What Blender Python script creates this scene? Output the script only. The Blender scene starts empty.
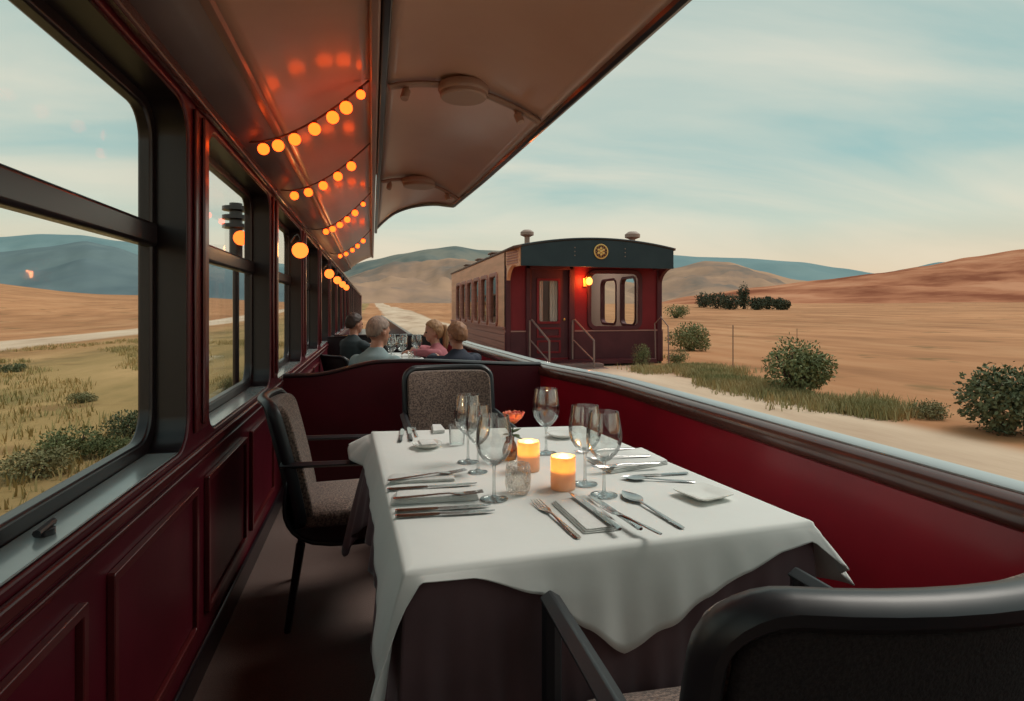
import bpy, bmesh, math, random
from mathutils import Vector, Matrix, noise, Euler
random.seed(11)
S = bpy.context.scene
COL = S.collection
PI = math.pi
# ------------------------------------------------------------------ camera frame
F = 600.0; TH = math.atan(140.0/F); CT, ST = math.cos(TH), math.sin(TH)
EYE = 1.25; VX = 372.0; HY = 308.0

def onz(px, py, z=0.757):            # point of the horizontal plane z seen at a photo pixel
    d = F*(EYE-z)/(py-HY); l = (px-512)/F*d
    return Vector((l*CT+d*ST, d*CT-l*ST, z))
def xaty(px, y):
    k = (px-VX)*CT/F
    return k*y*CT/(1-k*ST)
def atd(px, py, d):                   # point at depth d
    l = (px-512)/F*d
    return Vector((l*CT+d*ST, d*CT-l*ST, EYE-(py-HY)*d/F))

cam = bpy.data.cameras.new('camera'); cam.sensor_width = 36; cam.lens = F/1024*36
cam.shift_y = -(350.5-HY)/1024; cam.clip_start = 0.05; cam.clip_end = 8000
co = bpy.data.objects.new('camera', cam); COL.objects.link(co)
co.location = (0, 0, EYE); co.rotation_euler = (PI/2, 0, -TH); S.camera = co

# ------------------------------------------------------------------ materials
def newmat(name):
    m = bpy.data.materials.new(name); m.use_nodes = True
    nt = m.node_tree; nt.nodes.clear()
    out = nt.nodes.new('ShaderNodeOutputMaterial')
    return m, nt, out
def N(nt, t, **kw):
    n = nt.nodes.new(t)
    for k, v in kw.items(): setattr(n, k, v)
    return n
def ramp(nt, stops):
    r = N(nt, 'ShaderNodeValToRGB'); e = r.color_ramp.elements
    while len(e) < len(stops): e.new(0.5)
    for i, (p, c) in enumerate(stops):
        e[i].position = p; e[i].color = (*c, 1) if len(c) == 3 else c
    return r
def mat(name, c1, rough=0.5, c2=None, scale=6.0, stretch=(1,1,1), metal=0, coat=0, coatr=0.1, bump=0, bscale=None,
        em=None, ems=0, sheen=0, detail=4, spec=0.5, lo=0.35, hi=0.65, sub=0, rvar=0):
    m, nt, out = newmat(name)
    p = N(nt, 'ShaderNodeBsdfPrincipled'); L = nt.links.new
    p.inputs['Base Color'].default_value = (*c1, 1)
    p.inputs['Roughness'].default_value = rough; p.inputs['Metallic'].default_value = metal
    p.inputs['Coat Weight'].default_value = coat; p.inputs['Coat Roughness'].default_value = coatr
    p.inputs['Sheen Weight'].default_value = sheen; p.inputs['Specular IOR Level'].default_value = spec
    if sub:
        p.inputs['Subsurface Weight'].default_value = sub; p.inputs['Subsurface Radius'].default_value = (.02, .01, .006)
    if em:
        p.inputs['Emission Color'].default_value = (*em, 1); p.inputs['Emission Strength'].default_value = ems
    if c2 or bump or rvar:
        tc = N(nt, 'ShaderNodeTexCoord'); mp = N(nt, 'ShaderNodeMapping'); mp.inputs['Scale'].default_value = stretch
        L(tc.outputs['Object'], mp.inputs['Vector'])
        nz = N(nt, 'ShaderNodeTexNoise'); nz.inputs['Scale'].default_value = scale; nz.inputs['Detail'].default_value = detail
        L(mp.outputs[0], nz.inputs['Vector'])
        if c2:
            r = ramp(nt, [(lo, c1), (hi, c2)]); L(nz.outputs[0], r.inputs[0]); L(r.outputs[0], p.inputs['Base Color'])
        if rvar:
            mr = N(nt, 'ShaderNodeMapRange'); mr.inputs[3].default_value = max(0.02, rough-rvar); mr.inputs[4].default_value = rough+rvar
            L(nz.outputs[0], mr.inputs[0]); L(mr.outputs[0], p.inputs['Roughness'])
        if bump:
            n2 = N(nt, 'ShaderNodeTexNoise'); n2.inputs['Scale'].default_value = bscale or scale; n2.inputs['Detail'].default_value = 3
            L(mp.outputs[0], n2.inputs['Vector'])
            b = N(nt, 'ShaderNodeBump'); b.inputs['Strength'].default_value = bump; b.inputs['Distance'].default_value = 0.01
            L(n2.outputs[0], b.inputs['Height']); L(b.outputs[0], p.inputs['Normal'])
    L(p.outputs[0], out.inputs[0])
    return m
def emis(name, c, s):
    m, nt, out = newmat(name); e = N(nt, 'ShaderNodeEmission')
    e.inputs[0].default_value = (*c, 1); e.inputs[1].default_value = s
    nt.links.new(e.outputs[0], out.inputs[0]); return m
def glassmat(name, tint=(0.97, 0.98, 0.97), edge=(0.35, 0.38, 0.38), refl=1.0, rough=0.02, base=0.04, blend=0.3, gcol=(1,1,1), cells=0):
    m, nt, out = newmat(name); L = nt.links.new
    lw = N(nt, 'ShaderNodeLayerWeight'); lw.inputs[0].default_value = blend
    mx = N(nt, 'ShaderNodeMix', data_type='RGBA'); L(lw.outputs['Facing'], mx.inputs[0])
    mx.inputs[6].default_value = (*tint, 1); mx.inputs[7].default_value = (*edge, 1)
    tr = N(nt, 'ShaderNodeBsdfTransparent'); L(mx.outputs[2], tr.inputs[0])
    gl = N(nt, 'ShaderNodeBsdfGlossy'); gl.inputs['Roughness'].default_value = rough; gl.inputs[0].default_value = (*gcol, 1)
    fr = N(nt, 'ShaderNodeLayerWeight'); fr.inputs[0].default_value = blend*0.6
    if cells:
        tc = N(nt, 'ShaderNodeTexCoord'); vo = N(nt, 'ShaderNodeTexVoronoi'); vo.inputs['Scale'].default_value = cells; L(tc.outputs['Object'], vo.inputs['Vector'])
        bb = N(nt, 'ShaderNodeBump'); bb.inputs['Strength'].default_value = 1.0; bb.inputs['Distance'].default_value = .006; L(vo.outputs['Distance'], bb.inputs['Height'])
        for nd in (lw, fr, gl): L(bb.outputs[0], nd.inputs['Normal'])
    mr = N(nt, 'ShaderNodeMapRange'); mr.inputs[3].default_value = base; mr.inputs[4].default_value = refl
    L(fr.outputs['Fresnel'], mr.inputs[0])
    ms = N(nt, 'ShaderNodeMixShader'); L(mr.outputs[0], ms.inputs[0]); L(tr.outputs[0], ms.inputs[1]); L(gl.outputs[0], ms.inputs[2])
    L(ms.outputs[0], out.inputs[0]); return m
def cupmat(name):
    m, nt, out = newmat(name); L = nt.links.new
    d = N(nt, 'ShaderNodeBsdfDiffuse'); d.inputs[0].default_value = (.85, .74, .62, 1)
    t = N(nt, 'ShaderNodeBsdfTranslucent'); t.inputs[0].default_value = (1.0, .74, .38, 1)
    g = N(nt, 'ShaderNodeBsdfGlossy'); g.inputs['Roughness'].default_value = .15
    a = N(nt, 'ShaderNodeMixShader'); a.inputs[0].default_value = .6; L(d.outputs[0], a.inputs[1]); L(t.outputs[0], a.inputs[2])
    b = N(nt, 'ShaderNodeMixShader'); b.inputs[0].default_value = .06; L(a.outputs[0], b.inputs[1]); L(g.outputs[0], b.inputs[2])
    L(b.outputs[0], out.inputs[0]); return m

M = {}
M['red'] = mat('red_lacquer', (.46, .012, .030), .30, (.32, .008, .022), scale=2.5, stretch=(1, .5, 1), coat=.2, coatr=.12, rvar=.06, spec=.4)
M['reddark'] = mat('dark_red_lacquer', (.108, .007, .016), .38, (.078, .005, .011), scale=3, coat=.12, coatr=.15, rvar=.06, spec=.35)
M['redpost'] = mat('red_brown_post', (.12, .016, .018), .3, (.09, .011, .013), scale=3, coat=.35, coatr=.12)
M['black'] = mat('black_lacquer', (.012, .009, .012), .3, coat=.3, coatr=.15)
M['frame'] = mat('window_frame_black', (.011, .006, .008), .36, coat=.15)
M['trimred'] = mat('brown_red_moulding', (.13, .042, .028), .27, (.09, .025, .02), scale=4, coat=.6, coatr=.1)
M['sill'] = mat('grey_sill', (.33, .36, .36), .22, (.26, .29, .29), scale=5, coat=.3)
M['cap'] = mat('pale_grey_cap', (.48, .52, .52), .3, (.38, .42, .43), scale=4, stretch=(1, .2, 1), coat=.3)
M['carpet'] = mat('brown_carpet', (.15, .092, .074), .95, (.09, .055, .046), scale=160, bump=.5, bscale=300, sheen=.2)
M['ceil'] = mat('brown_ceiling_gloss', (.56, .33, .25), .33, (.48, .27, .20), scale=1.6, coat=.35, coatr=.12)
M['cove'] = mat('dark_cove', (.15, .105, .105), .45, (.115, .08, .08), scale=2)
M['beam'] = mat('brown_beam', (.28, .15, .115), .35, coat=.2)
M['fixture'] = mat('fixture_brown', (.36, .23, .185), .5)
M['fabric'] = mat('speckled_taupe_fabric', (.27, .185, .145), .95, (.085, .056, .046), scale=130, bump=.6, bscale=260, sheen=.25, detail=2, lo=.38, hi=.6)
M['fabdark'] = mat('dark_weave_back', (.028, .023, .024), .9, (.016, .013, .015), scale=240, bump=.4, detail=2)
M['chairfr'] = mat('black_chair_frame', (.010, .012, .016), .42, coat=.1, coatr=.3)
M['cloth'] = mat('white_tablecloth', (.73, .735, .705), .85, (.69, .70, .67), scale=3, bump=.22, bscale=8, sheen=.15)
M['under'] = mat('mauve_undercloth', (.14, .078, .085), .9, (.105, .06, .066), scale=5, bump=.1, bscale=12, sheen=.2)
M['napkin'] = mat('white_napkin', (.72, .72, .69), .9, (.66, .66, .64), scale=20, bump=.25, bscale=60)
M['silver'] = mat('polished_steel', (.60, .58, .57), .2, metal=1, c2=(.48, .46, .46), scale=12)
M['bronze'] = mat('warm_steel', (.62, .50, .43), .22, metal=1, c2=(.5, .40, .35), scale=12)
M['darksteel'] = mat('dark_handle', (.03, .03, .032), .3)
M['china'] = mat('cream_china', (.78, .75, .70), .15, coat=.4)
M['glass'] = glassmat('clear_glass', blend=.30, tint=(.985, .99, .985), edge=(.82, .85, .85), refl=.8, base=.08)
M['glassstem'] = glassmat('clear_glass_stem', blend=.45, tint=(.93, .95, .95), edge=(.45, .48, .48), refl=.9, base=.12)
M['cutglass'] = glassmat('hammered_glass', tint=(.97, .96, .94), edge=(.80, .79, .76), refl=.7, rough=.06, base=.08, blend=.4, cells=130)
M['pane'] = glassmat('window_pane', tint=(.985, .99, .985), edge=(.97, .985, .985), refl=.16, rough=.01, base=.0015, blend=.08)
M['coachpane'] = glassmat('coach_pane', tint=(.80, .72, .62), edge=(.7, .6, .5), refl=1.0, rough=.03, base=.22, blend=.5, gcol=(1, .9, .78))
M['amber'] = glassmat('amber_glass', tint=(.75, .42, .16), edge=(.22, .10, .03), refl=.8, base=.06)
M['water'] = glassmat('water', tint=(.93, .96, .96), edge=(.6, .66, .66), refl=.6)
M['cup'] = cupmat('candle_cup')
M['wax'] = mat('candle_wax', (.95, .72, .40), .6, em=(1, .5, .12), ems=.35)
M['flame'] = emis('flame', (1, .62, .18), 18)
M['bulb'] = emis('warm_bulb', (1.0, .075, .007), 6.0)
M['globe'] = emis('warm_globe', (1.0, .15, .022), 3.2)
M['wire'] = mat('brown_wire', (.10, .035, .025), .5)
M['petal'] = mat('pink_petal', (.80, .10, .10), .6, (.85, .30, .10), scale=30)
M['leaf'] = mat('leaf_green', (.05, .09, .03), .6, (.08, .12, .04), scale=20)
M['skin'] = mat('skin', (.50, .25, .17), .5, (.45, .21, .14), scale=8, sub=.1)
M['hairgrey'] = mat('grey_hair', (.36, .27, .22), .75, (.22, .16, .13), scale=60, stretch=(1,1,.3), bump=.4)
M['hairdark'] = mat('dark_hair', (.05, .025, .018), .6, (.03, .015, .012), scale=60, stretch=(1,1,.3), bump=.4)
M['hairblond'] = mat('blond_hair', (.42, .22, .10), .6, (.28, .14, .07), scale=60, stretch=(1,1,.3), bump=.4)
M['hairred'] = mat('light_brown_hair', (.36, .17, .085), .6, (.24, .11, .06), scale=60, stretch=(1,1,.3), bump=.4)
M['shirtblue'] = mat('blue_grey_shirt', (.22, .30, .31), .85, (.17, .24, .26), scale=9, bump=.3, bscale=14)
M['navy'] = mat('navy_jacket', (.018, .024, .045), .85, (.012, .016, .03), scale=9, bump=.3, bscale=14)
M['darkcoat'] = mat('dark_jacket', (.03, .045, .05), .85, (.02, .03, .035), scale=9)
M['pale'] = mat('rose_top', (.40, .12, .14), .85, (.34, .10, .12), scale=9)
M['trouser'] = mat('dark_trousers', (.03, .03, .035), .9)
M['eye'] = mat('eye', (.05, .04, .035), .2)
# carriage
M['cred'] = mat('carriage_red', (.215, .014, .022), .5, (.175, .011, .018), scale=2, spec=.25)
M['cmar'] = mat('carriage_maroon', (.105, .028, .036), .55, (.08, .022, .029), scale=3, spec=.25)
M['cfascia'] = mat('carriage_slate_fascia', (.028, .048, .060), .5, (.022, .040, .052), scale=3, spec=.25)
M['ctan'] = mat('carriage_tan_wood', (.86, .42, .25), .5, (.70, .33, .19), scale=2.5, stretch=(1, .3, 3))
M['cplank'] = mat('carriage_plank', (.50, .20, .155), .55, (.38, .15, .12), scale=3, stretch=(1, .2, 8), bump=.6, bscale=5)
M['croof'] = mat('carriage_roof', (.16, .085, .065), .6, (.12, .06, .05), scale=3)
M['cinner'] = mat('carriage_inside', (.62, .52, .47), .7)
M['gold'] = mat('gold_emblem', (.72, .45, .16), .35, metal=.7)
M['rail'] = mat('iron_rail', (.26, .17, .155), .4)
M['vent'] = mat('roof_vent', (.34, .24, .20), .6)
M['stripe'] = mat('stripe_pale', (.36, .17, .15), .5)
# land
M['bush'] = mat('bush_leaves', (.13, .155, .062), .85, (.22, .23, .10), scale=5)
M['bushdark'] = mat('dark_bush_leaves', (.085, .105, .05), .85, (.14, .155, .075), scale=5)
M['bushdry'] = mat('dry_bush_leaves', (.26, .22, .10), .85, (.18, .18, .085), scale=4)
M['treedark'] = mat('dark_tree_leaves', (.05, .065, .04), .9, (.075, .085, .05), scale=2)
M['bark'] = mat('bark', (.07, .045, .03), .9)
M['grass'] = mat('dry_grass', (.48, .33, .14), .9, (.30, .25, .10), scale=.9)
M['grassg'] = mat('green_grass', (.25, .24, .10), .9, (.46, .35, .17), scale=1.2)
M['fence'] = mat('fence_post', (.20, .13, .09), .8)

# ------------------------------------------------------------------ mesh builder
class MB:
    def __init__(s): s.b = bmesh.new()
    def box(s, x0, x1, y0, y1, z0, z1, mtx=None):
        v = [s.b.verts.new(Vector(p)) for p in ((x0,y0,z0),(x1,y0,z0),(x1,y1,z0),(x0,y1,z0),(x0,y0,z1),(x1,y0,z1),(x1,y1,z1),(x0,y1,z1))]
        if mtx:
            for a in v: a.co = mtx @ a.co
        for f in ((3,2,1,0),(4,5,6,7),(0,1,5,4),(1,2,6,5),(2,3,7,6),(3,0,4,7)): s.b.faces.new([v[i] for i in f])
        return s
    def rings(s, rings, closed=False, caps=True):
        rs = [[s.b.verts.new(p) for p in r] for r in rings]
        n = len(rs[0]); m = len(rs)
        for i in range(m if closed else m-1):
            a, b = rs[i], rs[(i+1) % m]
            for j in range(n):
                s.b.faces.new((a[j], a[(j+1) % n], b[(j+1) % n], b[j]))
        if caps and not closed:
            s.b.faces.new(rs[0][::-1]); s.b.faces.new(rs[-1])
        return s
    def tube(s, pts, r, n=8, closed=False, sq=None, up=None):
        pts = [Vector(p) for p in pts]; m = len(pts)
        rr = r if isinstance(r, (list, tuple)) else [r]*m
        out = []; ref = None
        for i in range(m):
            if closed: t = pts[(i+1) % m]-pts[i-1]
            else: t = pts[min(i+1, m-1)]-pts[max(i-1, 0)]
            t.normalize()
            if ref is None:
                ref = Vector(up) if up else (Vector((0,0,1)) if abs(t.z) < .9 else Vector((1,0,0)))
            u = ref-t*ref.dot(t); u.normalize(); w = t.cross(u)
            if not up: ref = u
            a, b = (1, 1) if sq is None else sq
            out.append([pts[i]+(w*math.cos(2*PI*k/n)*a+u*math.sin(2*PI*k/n)*b)*rr[i] for k in range(n)])
        return s.rings(out, closed)
    def capsule(s, p0, p1, r0, r1, n=12):
        p0, p1 = Vector(p0), Vector(p1); d = (p1-p0).normalized()
        P = []; R = []
        for a in (80, 55, 30): P.append(p0-d*r0*math.sin(math.radians(a))); R.append(r0*math.cos(math.radians(a)))
        P += [p0, p1]; R += [r0, r1]
        for a in (30, 55, 80): P.append(p1+d*r1*math.sin(math.radians(a))); R.append(r1*math.cos(math.radians(a)))
        return s.tube(P, R, n)
    def lathe(s, prof, n=24, c=(0,0,0), wob=None):
        c = Vector(c); rs = []
        for (r, z) in prof:
            rs.append([c+Vector((r*math.cos(2*PI*k/n), r*math.sin(2*PI*k/n), z)) for k in range(n)])
        caps = True
        return s.rings(rs, caps=caps)
    def ball(s, c, r, u=16, v=10, rot=None):
        if not isinstance(r, (list, tuple)): r = (r, r, r)
        mt = Matrix.Translation(Vector(c)) @ (rot.to_matrix().to_4x4() if rot else Matrix()) @ Matrix.Diagonal((*r, 1))
        bmesh.ops.create_uvsphere(s.b, u_segments=u, v_segments=v, radius=1, matrix=mt); return s
    def prism(s, poly, axis, a0, a1):
        def P(p, a):
            return {'x': (a, p[0], p[1]), 'y': (p[0], a, p[1]), 'z': (p[0], p[1], a)}[axis]
        A = [s.b.verts.new(P(p, a0)) for p in poly]; B = [s.b.verts.new(P(p, a1)) for p in poly]
        n = len(poly)
        s.b.faces.new(A[::-1]); s.b.faces.new(B)
        for i in range(n): s.b.faces.new((A[i], A[(i+1) % n], B[(i+1) % n], B[i]))
        return s
    def plate(s, outer, holes, axis, a0, a1):      # flat plate with holes, thickness a0..a1
        def P(p, a): return {'x': (a, p[0], p[1]), 'y': (p[0], a, p[1])}[axis]
        ed = []
        for loop in [outer]+holes:
            vs = [s.b.verts.new(P(p, a0)) for p in loop]
            for i in range(len(vs)): ed.append(s.b.edges.new((vs[i], vs[(i+1) % len(vs)])))
        r = bmesh.ops.triangle_fill(s.b, use_beauty=True, use_dissolve=False, edges=ed)
        fs = [g for g in r['geom'] if isinstance(g, bmesh.types.BMFace)]
        e = bmesh.ops.extrude_face_region(s.b, geom=fs, use_keep_orig=True)
        d = {'x': Vector((a1-a0, 0, 0)), 'y': Vector((0, a1-a0, 0))}[axis]
        for g in e['geom']:
            if isinstance(g, bmesh.types.BMVert): g.co += d
        return s
    def ringplate(s, lo, li, axis, a0, a1):        # frame between two loops of equal length
        def P(p, a): return Vector({'x': (a, p[0], p[1]), 'y': (p[0], a, p[1])}[axis])
        n = len(lo); rs = []
        for i in range(n): rs.append([P(lo[i], a0), P(li[i], a0), P(li[i], a1), P(lo[i], a1)])
        return s.rings(rs, closed=True)
    def sheet(s, grid):
        vs = [[s.b.verts.new(p) for p in row] for row in grid]
        for i in range(len(vs)-1):
            for j in range(len(vs[0])-1):
                s.b.faces.new((vs[i][j], vs[i][j+1], vs[i+1][j+1], vs[i+1][j]))
        return s
    def build(s, name, m, parent=None, sharp=38, bevel=0, solid=0, sub=0, remesh=0, seg=2):
        bm = s.b
        bmesh.ops.recalc_face_normals(bm, faces=bm.faces[:])
        for f in bm.faces: f.smooth = True
        for e in bm.edges:
            if len(e.link_faces) == 2 and e.calc_face_angle(0) > math.radians(sharp): e.smooth = False
        me = bpy.data.meshes.new(name); bm.to_mesh(me); bm.free()
        me.materials.append(m)
        o = bpy.data.objects.new(name, me); COL.objects.link(o)
        if parent is not None: o.parent = parent
        if remesh:
            r = o.modifiers.new('remesh', 'REMESH'); r.mode = 'VOXEL'; r.voxel_size = remesh; r.use_smooth_shade = True
            k = o.modifiers.new('smooth', 'SMOOTH'); k.factor = .5; k.iterations = 4
        if solid:
            k = o.modifiers.new('solid', 'SOLIDIFY'); k.thickness = solid; k.offset = 0
        if bevel:
            k = o.modifiers.new('bevel', 'BEVEL'); k.width = bevel; k.segments = seg; k.limit_method = 'ANGLE'; k.angle_limit = math.radians(40)
        if sub:
            k = o.modifiers.new('sub', 'SUBSURF'); k.levels = sub; k.render_levels = sub
        return o

def tag(o, label=None, cat=None, group=None, kind=None):
    if label: o['label'] = label
    if cat: o['category'] = cat
    if group: o['group'] = group
    if kind: o['kind'] = kind
    return o
def empty(name, loc=(0,0,0), rz=0, label=None, cat=None, group=None, kind=None, scale=1):
    o = bpy.data.objects.new(name, None); COL.objects.link(o); o.empty_display_size = .05
    o.location = loc; o.rotation_euler = (0, 0, rz); o.scale = (scale,)*3
    return tag(o, label, cat, group, kind)
def copy_tree(o, parent=None):
    kids = list(o.children)
    c = o.copy(); COL.objects.link(c)
    if parent is not None: c.parent = parent
    for k in kids: copy_tree(k, c)
    return c
def lamp(name, loc, power, color, radius=.03, parent=None, kind='POINT', **kw):
    l = bpy.data.lights.new(name, kind); l.energy = power; l.color = color
    if kind == 'POINT': l.shadow_soft_size = radius
    for k, v in kw.items(): setattr(l, k, v)
    o = bpy.data.objects.new(name, l); COL.objects.link(o); o.location = loc
    if parent is not None: o.parent = parent
    return o
def rrect(a0, a1, b0, b1, r, n=6):
    pts = []
    for (ca, cb, st) in ((a1-r, b0+r, -90), (a1-r, b1-r, 0), (a0+r, b1-r, 90), (a0+r, b0+r, 180)):
        for i in range(n+1):
            t = math.radians(st+90*i/n); pts.append((ca+r*math.cos(t), cb+r*math.sin(t)))
    return pts
def lin(tab, x):
    if x <= tab[0][0]: return tab[0][1]
    for (a, va), (b, vb) in zip(tab, tab[1:]):
        if x <= b:
            t = (x-a)/(b-a); return va+(vb-va)*t
    return tab[-1][1]
def smooth(t): t = max(0, min(1, t)); return t*t*(3-2*t)
def slin(tab, x):
    if x <= tab[0][0]: return tab[0][1]
    for (a, va), (b, vb) in zip(tab, tab[1:]):
        if x <= b: return va+(vb-va)*smooth((x-a)/(b-a))
    return tab[-1][1]

# ================================================================== ROOM SHELL
XL = -0.568; XG = -0.69; PER = 1.58; Y0, Y1 = -2.4, 35.4
WN = 21                                               # windows, the first behind the viewer's shoulder
def wspan(k): return (0.75+PER*k, 2.10+PER*k)

MB().box(XG, 1.45, Y0, 8.3, -.06, 0).build('floor', M['carpet'])
fl = bpy.data.objects['floor']; tag(fl, 'dark brown carpeted floor of the dining carriage', 'floor', kind='structure')

holes = [rrect(a, b, .805, 1.90, .11) for a, b in (wspan(k) for k in range(-1, WN))]
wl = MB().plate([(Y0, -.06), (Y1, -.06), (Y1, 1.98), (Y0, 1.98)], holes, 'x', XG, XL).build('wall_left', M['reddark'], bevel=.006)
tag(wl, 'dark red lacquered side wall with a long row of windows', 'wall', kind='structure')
for k in range(0, 9):                                  # flat posts between the windows
    a = wspan(k)[1]+.035; b = wspan(k+1)[0]-.035
    MB().box(XL, XL+.012, a, b, .84, 1.90).box(XL+.012, XL+.024, a+.055, b-.055, .86, 1.89).build('post', M['redpost'], wl, bevel=.006)
for i in range(-1, 8):                                 # raised wall panels under the windows
    y = .70+i*.785
    if y+.67 > 4.05 and y < 4.2: continue
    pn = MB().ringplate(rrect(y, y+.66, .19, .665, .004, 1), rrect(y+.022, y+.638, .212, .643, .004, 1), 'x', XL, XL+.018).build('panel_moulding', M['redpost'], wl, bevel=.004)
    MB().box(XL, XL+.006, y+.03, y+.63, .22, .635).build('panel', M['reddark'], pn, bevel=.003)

for k in list(range(0, WN))+[-1]:
    a, b = wspan(k)
    w = empty('window_%d' % (k+1 if k >= 0 else WN+1), (0, 0, 0), label='carriage window %s with rounded corners and a dark crossbar' % ('nearest the viewer, largest in view' if k == 0 else 'beside the viewer, out of the photo' if k < 0 else 'number %d along the left wall counting away from the viewer' % (k+1)), cat='window', kind='structure')
    MB().ringplate(rrect(a-.012, b+.012, .793, 1.912, .12), rrect(a+.045, b-.045, .85, 1.855, .09), 'x', XG-.012, XG+.028).build('frame', M['frame'], w, bevel=.008)
    MB().box(XG-.008, XG+.04, a+.02, b-.02, 1.44, 1.515).build('crossbar', M['black'], w, bevel=.012)
    MB().box(XG+.001, XG+.005, a+.02, b-.02, .83, 1.87).build('pane', M['pane'], w)
    MB().box(XG+.03, XL-.004, a+.10, b-.10, .808, .8125).build('sill', M['sill'], w, bevel=.002)
    MB().ringplate(rrect(a+.002, b-.002, .807, 1.898, .108), rrect(a+.012, b-.012, .8115 if False else .8085, 1.888, .10), 'x', XG+.028, XL-.006).build('jamb', M['frame'], w)
    if k == 0:
        la = MB().tube([(0, 0, 0), (0, 0, .012)], .017, 16)
        la.tube([(0, -.03, .012), (0, .03, .016)], .0075, 8)
        q = la.build('latch', M['black'], w); p = onz(57, 534, .812); q.location = (XG+.075, p.y, .8125)
def along(name, x0, x1, z0, z1, m, label, y0=Y0, y1=Y1, bevel=.008):
    o = MB().box(x0, x1, y0, y1, z0, z1).build(name, m, bevel=bevel); tag(o, label, 'trim', kind='structure'); return o
along('trim_1', XL, XL+.030, 1.915, 1.955, M['trimred'], 'brown red moulding along the top of the windows')
along('trim_2', XL, XL+.016, .755, .785, M['redpost'], 'dark red ledge moulding just under the window sills', bevel=.006)
along('trim_3', XL, XL+.010, .725, .740, M['redpost'], 'thin second moulding under the window ledge', bevel=.004)
along('baseboard_left', XL, XL+.016, 0, .11, M['black'], 'black baseboard along the left wall', y1=8.3)

# right low wall, swept along its slightly bent plan
RW = [(-2.4, 1.38), (1.0, 1.345), (3.0, 1.325), (4.3, 1.15), (6.4, 1.04), (8.26, 1.0)]
def rwx(y): return slin(RW, y) if 3.0 < y < 4.3 else lin(RW, y)
def sweep(sec, ys, fx):
    m = MB(); m.rings([[Vector((fx(y)+dx, y, z)) for dx, z in sec] for y in ys]); return m
YS = [Y0+i*(8.26-Y0)/60 for i in range(61)]
wr = sweep([(0, -.06), (.07, -.06), (.07, .80), (0, .80)], YS, rwx).build('wall_right', M['red'])
tag(wr, 'low glossy red side wall open to the landscape above', 'wall', kind='structure')
o = sweep([(-.010, .778), (-.018, .79), (-.018, .812), (-.012, .834), (.002, .845), (.028, .848), (.028, .78), (0, .772)], YS, rwx).build('trim_4', M['trimred'], sharp=60)
tag(o, 'rounded brown red moulding inside the low wall top', 'trim', kind='structure')
o = sweep([(.026, .812), (.026, .852), (.034, .858), (.088, .858), (.098, .845), (.09, .812)], YS, rwx).build('trim_5', M['cap'], sharp=50)
tag(o, 'pale grey capping strip on top of the low wall', 'trim', kind='structure')

o = MB().box(XG, 1.46, Y0-.06, Y0, -.06, 2.2).build('wall_near', M['reddark']); tag(o, 'dark end wall of the dining carriage behind the viewer', 'wall', kind='structure')  # unseen wall, added to stop sky light coming in from behind
# low partition across the car
def partition(name, y, top, x0, x1, m1, m2, label):
    P = [(x, z) for x, z in top]
    poly = [(x0, 0)]+[(x1, 0)]+P[::-1]
    o = MB().prism(poly, 'y', y, y+.05).build(name, m1)
    tag(o, label, 'partition', kind='structure')
    MB().tube([(x, y+.02, z+.002) for x, z in P], .022, 10, sq=(1.5, .7)).build('top_rail', m2, o)
    return o
tp = []
for i in range(33):
    x = XL+.01+(1.165-XL-.01)*i/32
    tp.append((x, slin([(-.40, .808), (.08, .888), (.20, .890), (1.16, .850)], x)))
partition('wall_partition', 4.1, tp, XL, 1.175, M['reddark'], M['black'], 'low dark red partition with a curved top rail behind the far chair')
partition('wall_far', 8.2, [(XL, .86), (-.2, .88), (.2, .885), (.99, .86)], XL, 1.0, M['black'], M['black'], 'low black partition beyond the second table')
# following car, seen over the partition
o = sweep([(0, -.06), (.06, -.06), (.06, .84), (0, .84)], [9.6, 20, 35], lambda y: lin([(9.6, .56), (35, .50)], y)).build('wall_end', M['black'])
tag(o, 'low dark wall of the carriage further down the train', 'wall', kind='structure')
o = MB().box(XL, .56, 9.6, 35, .0, .06).build('floor_end', M['black']); tag(o, 'dark floor of the carriage further down the train', 'floor', kind='structure')
o = MB().box(XL, .56, 9.55, 9.6, .0, .84).build('wall_front', M['black']); tag(o, 'black end wall of the carriage further down the train', 'wall', kind='structure')

# ceiling canopy
ce = empty('ceiling', label='glossy brown canopy ceiling with a central beam', cat='ceiling', kind='structure')
MB().sheet([[Vector((XL-.06, y, 1.95)), Vector((XL+.02, y, 1.955)), Vector((-.47, y, 1.985)), Vector((-.40, y, 2.03))] for y in (Y0, 6, 12.2)]).build('cove_panel', M['cove'], ce, solid=.02)
MB().tube([(-.41, Y0, 2.02), (-.41, 12.2, 2.02)], .016, 8, sq=(1.6, .8)).build('cove_moulding', M['beam'], ce)
def endl(x): return lin([(-.42, 12.1), (.02, 10.2)], x)
rows = []
for i in range(25):
    t = i/24; row = []
    for j in range(9):
        u = j/8; x = -.41+u*.42
        row.append(Vector((x, Y0+(endl(x)-Y0)*t, 2.025+.085*u+.03*math.sin(PI*u))))
    rows.append(row)
MB().sheet(rows).build('left_panel', M['ceil'], ce, solid=.02)
MB().box(-.008, .024, Y0, 10.2, 2.075, 2.13).build('centre_beam', M['beam'], ce, bevel=.008)
MB().box(.028, .056, Y0, 6.9, 2.085, 2.13).build('dark_channel', M['black'], ce, bevel=.006)
def edgex(y): return lin([(-2.4, .88), (1.31, .722), (4.42, .577), (8, .42)], y)
def cz(t): return 2.105-.105*t*t+.05*4*t*(1-t)*.9
rows = []; rim = []
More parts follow.
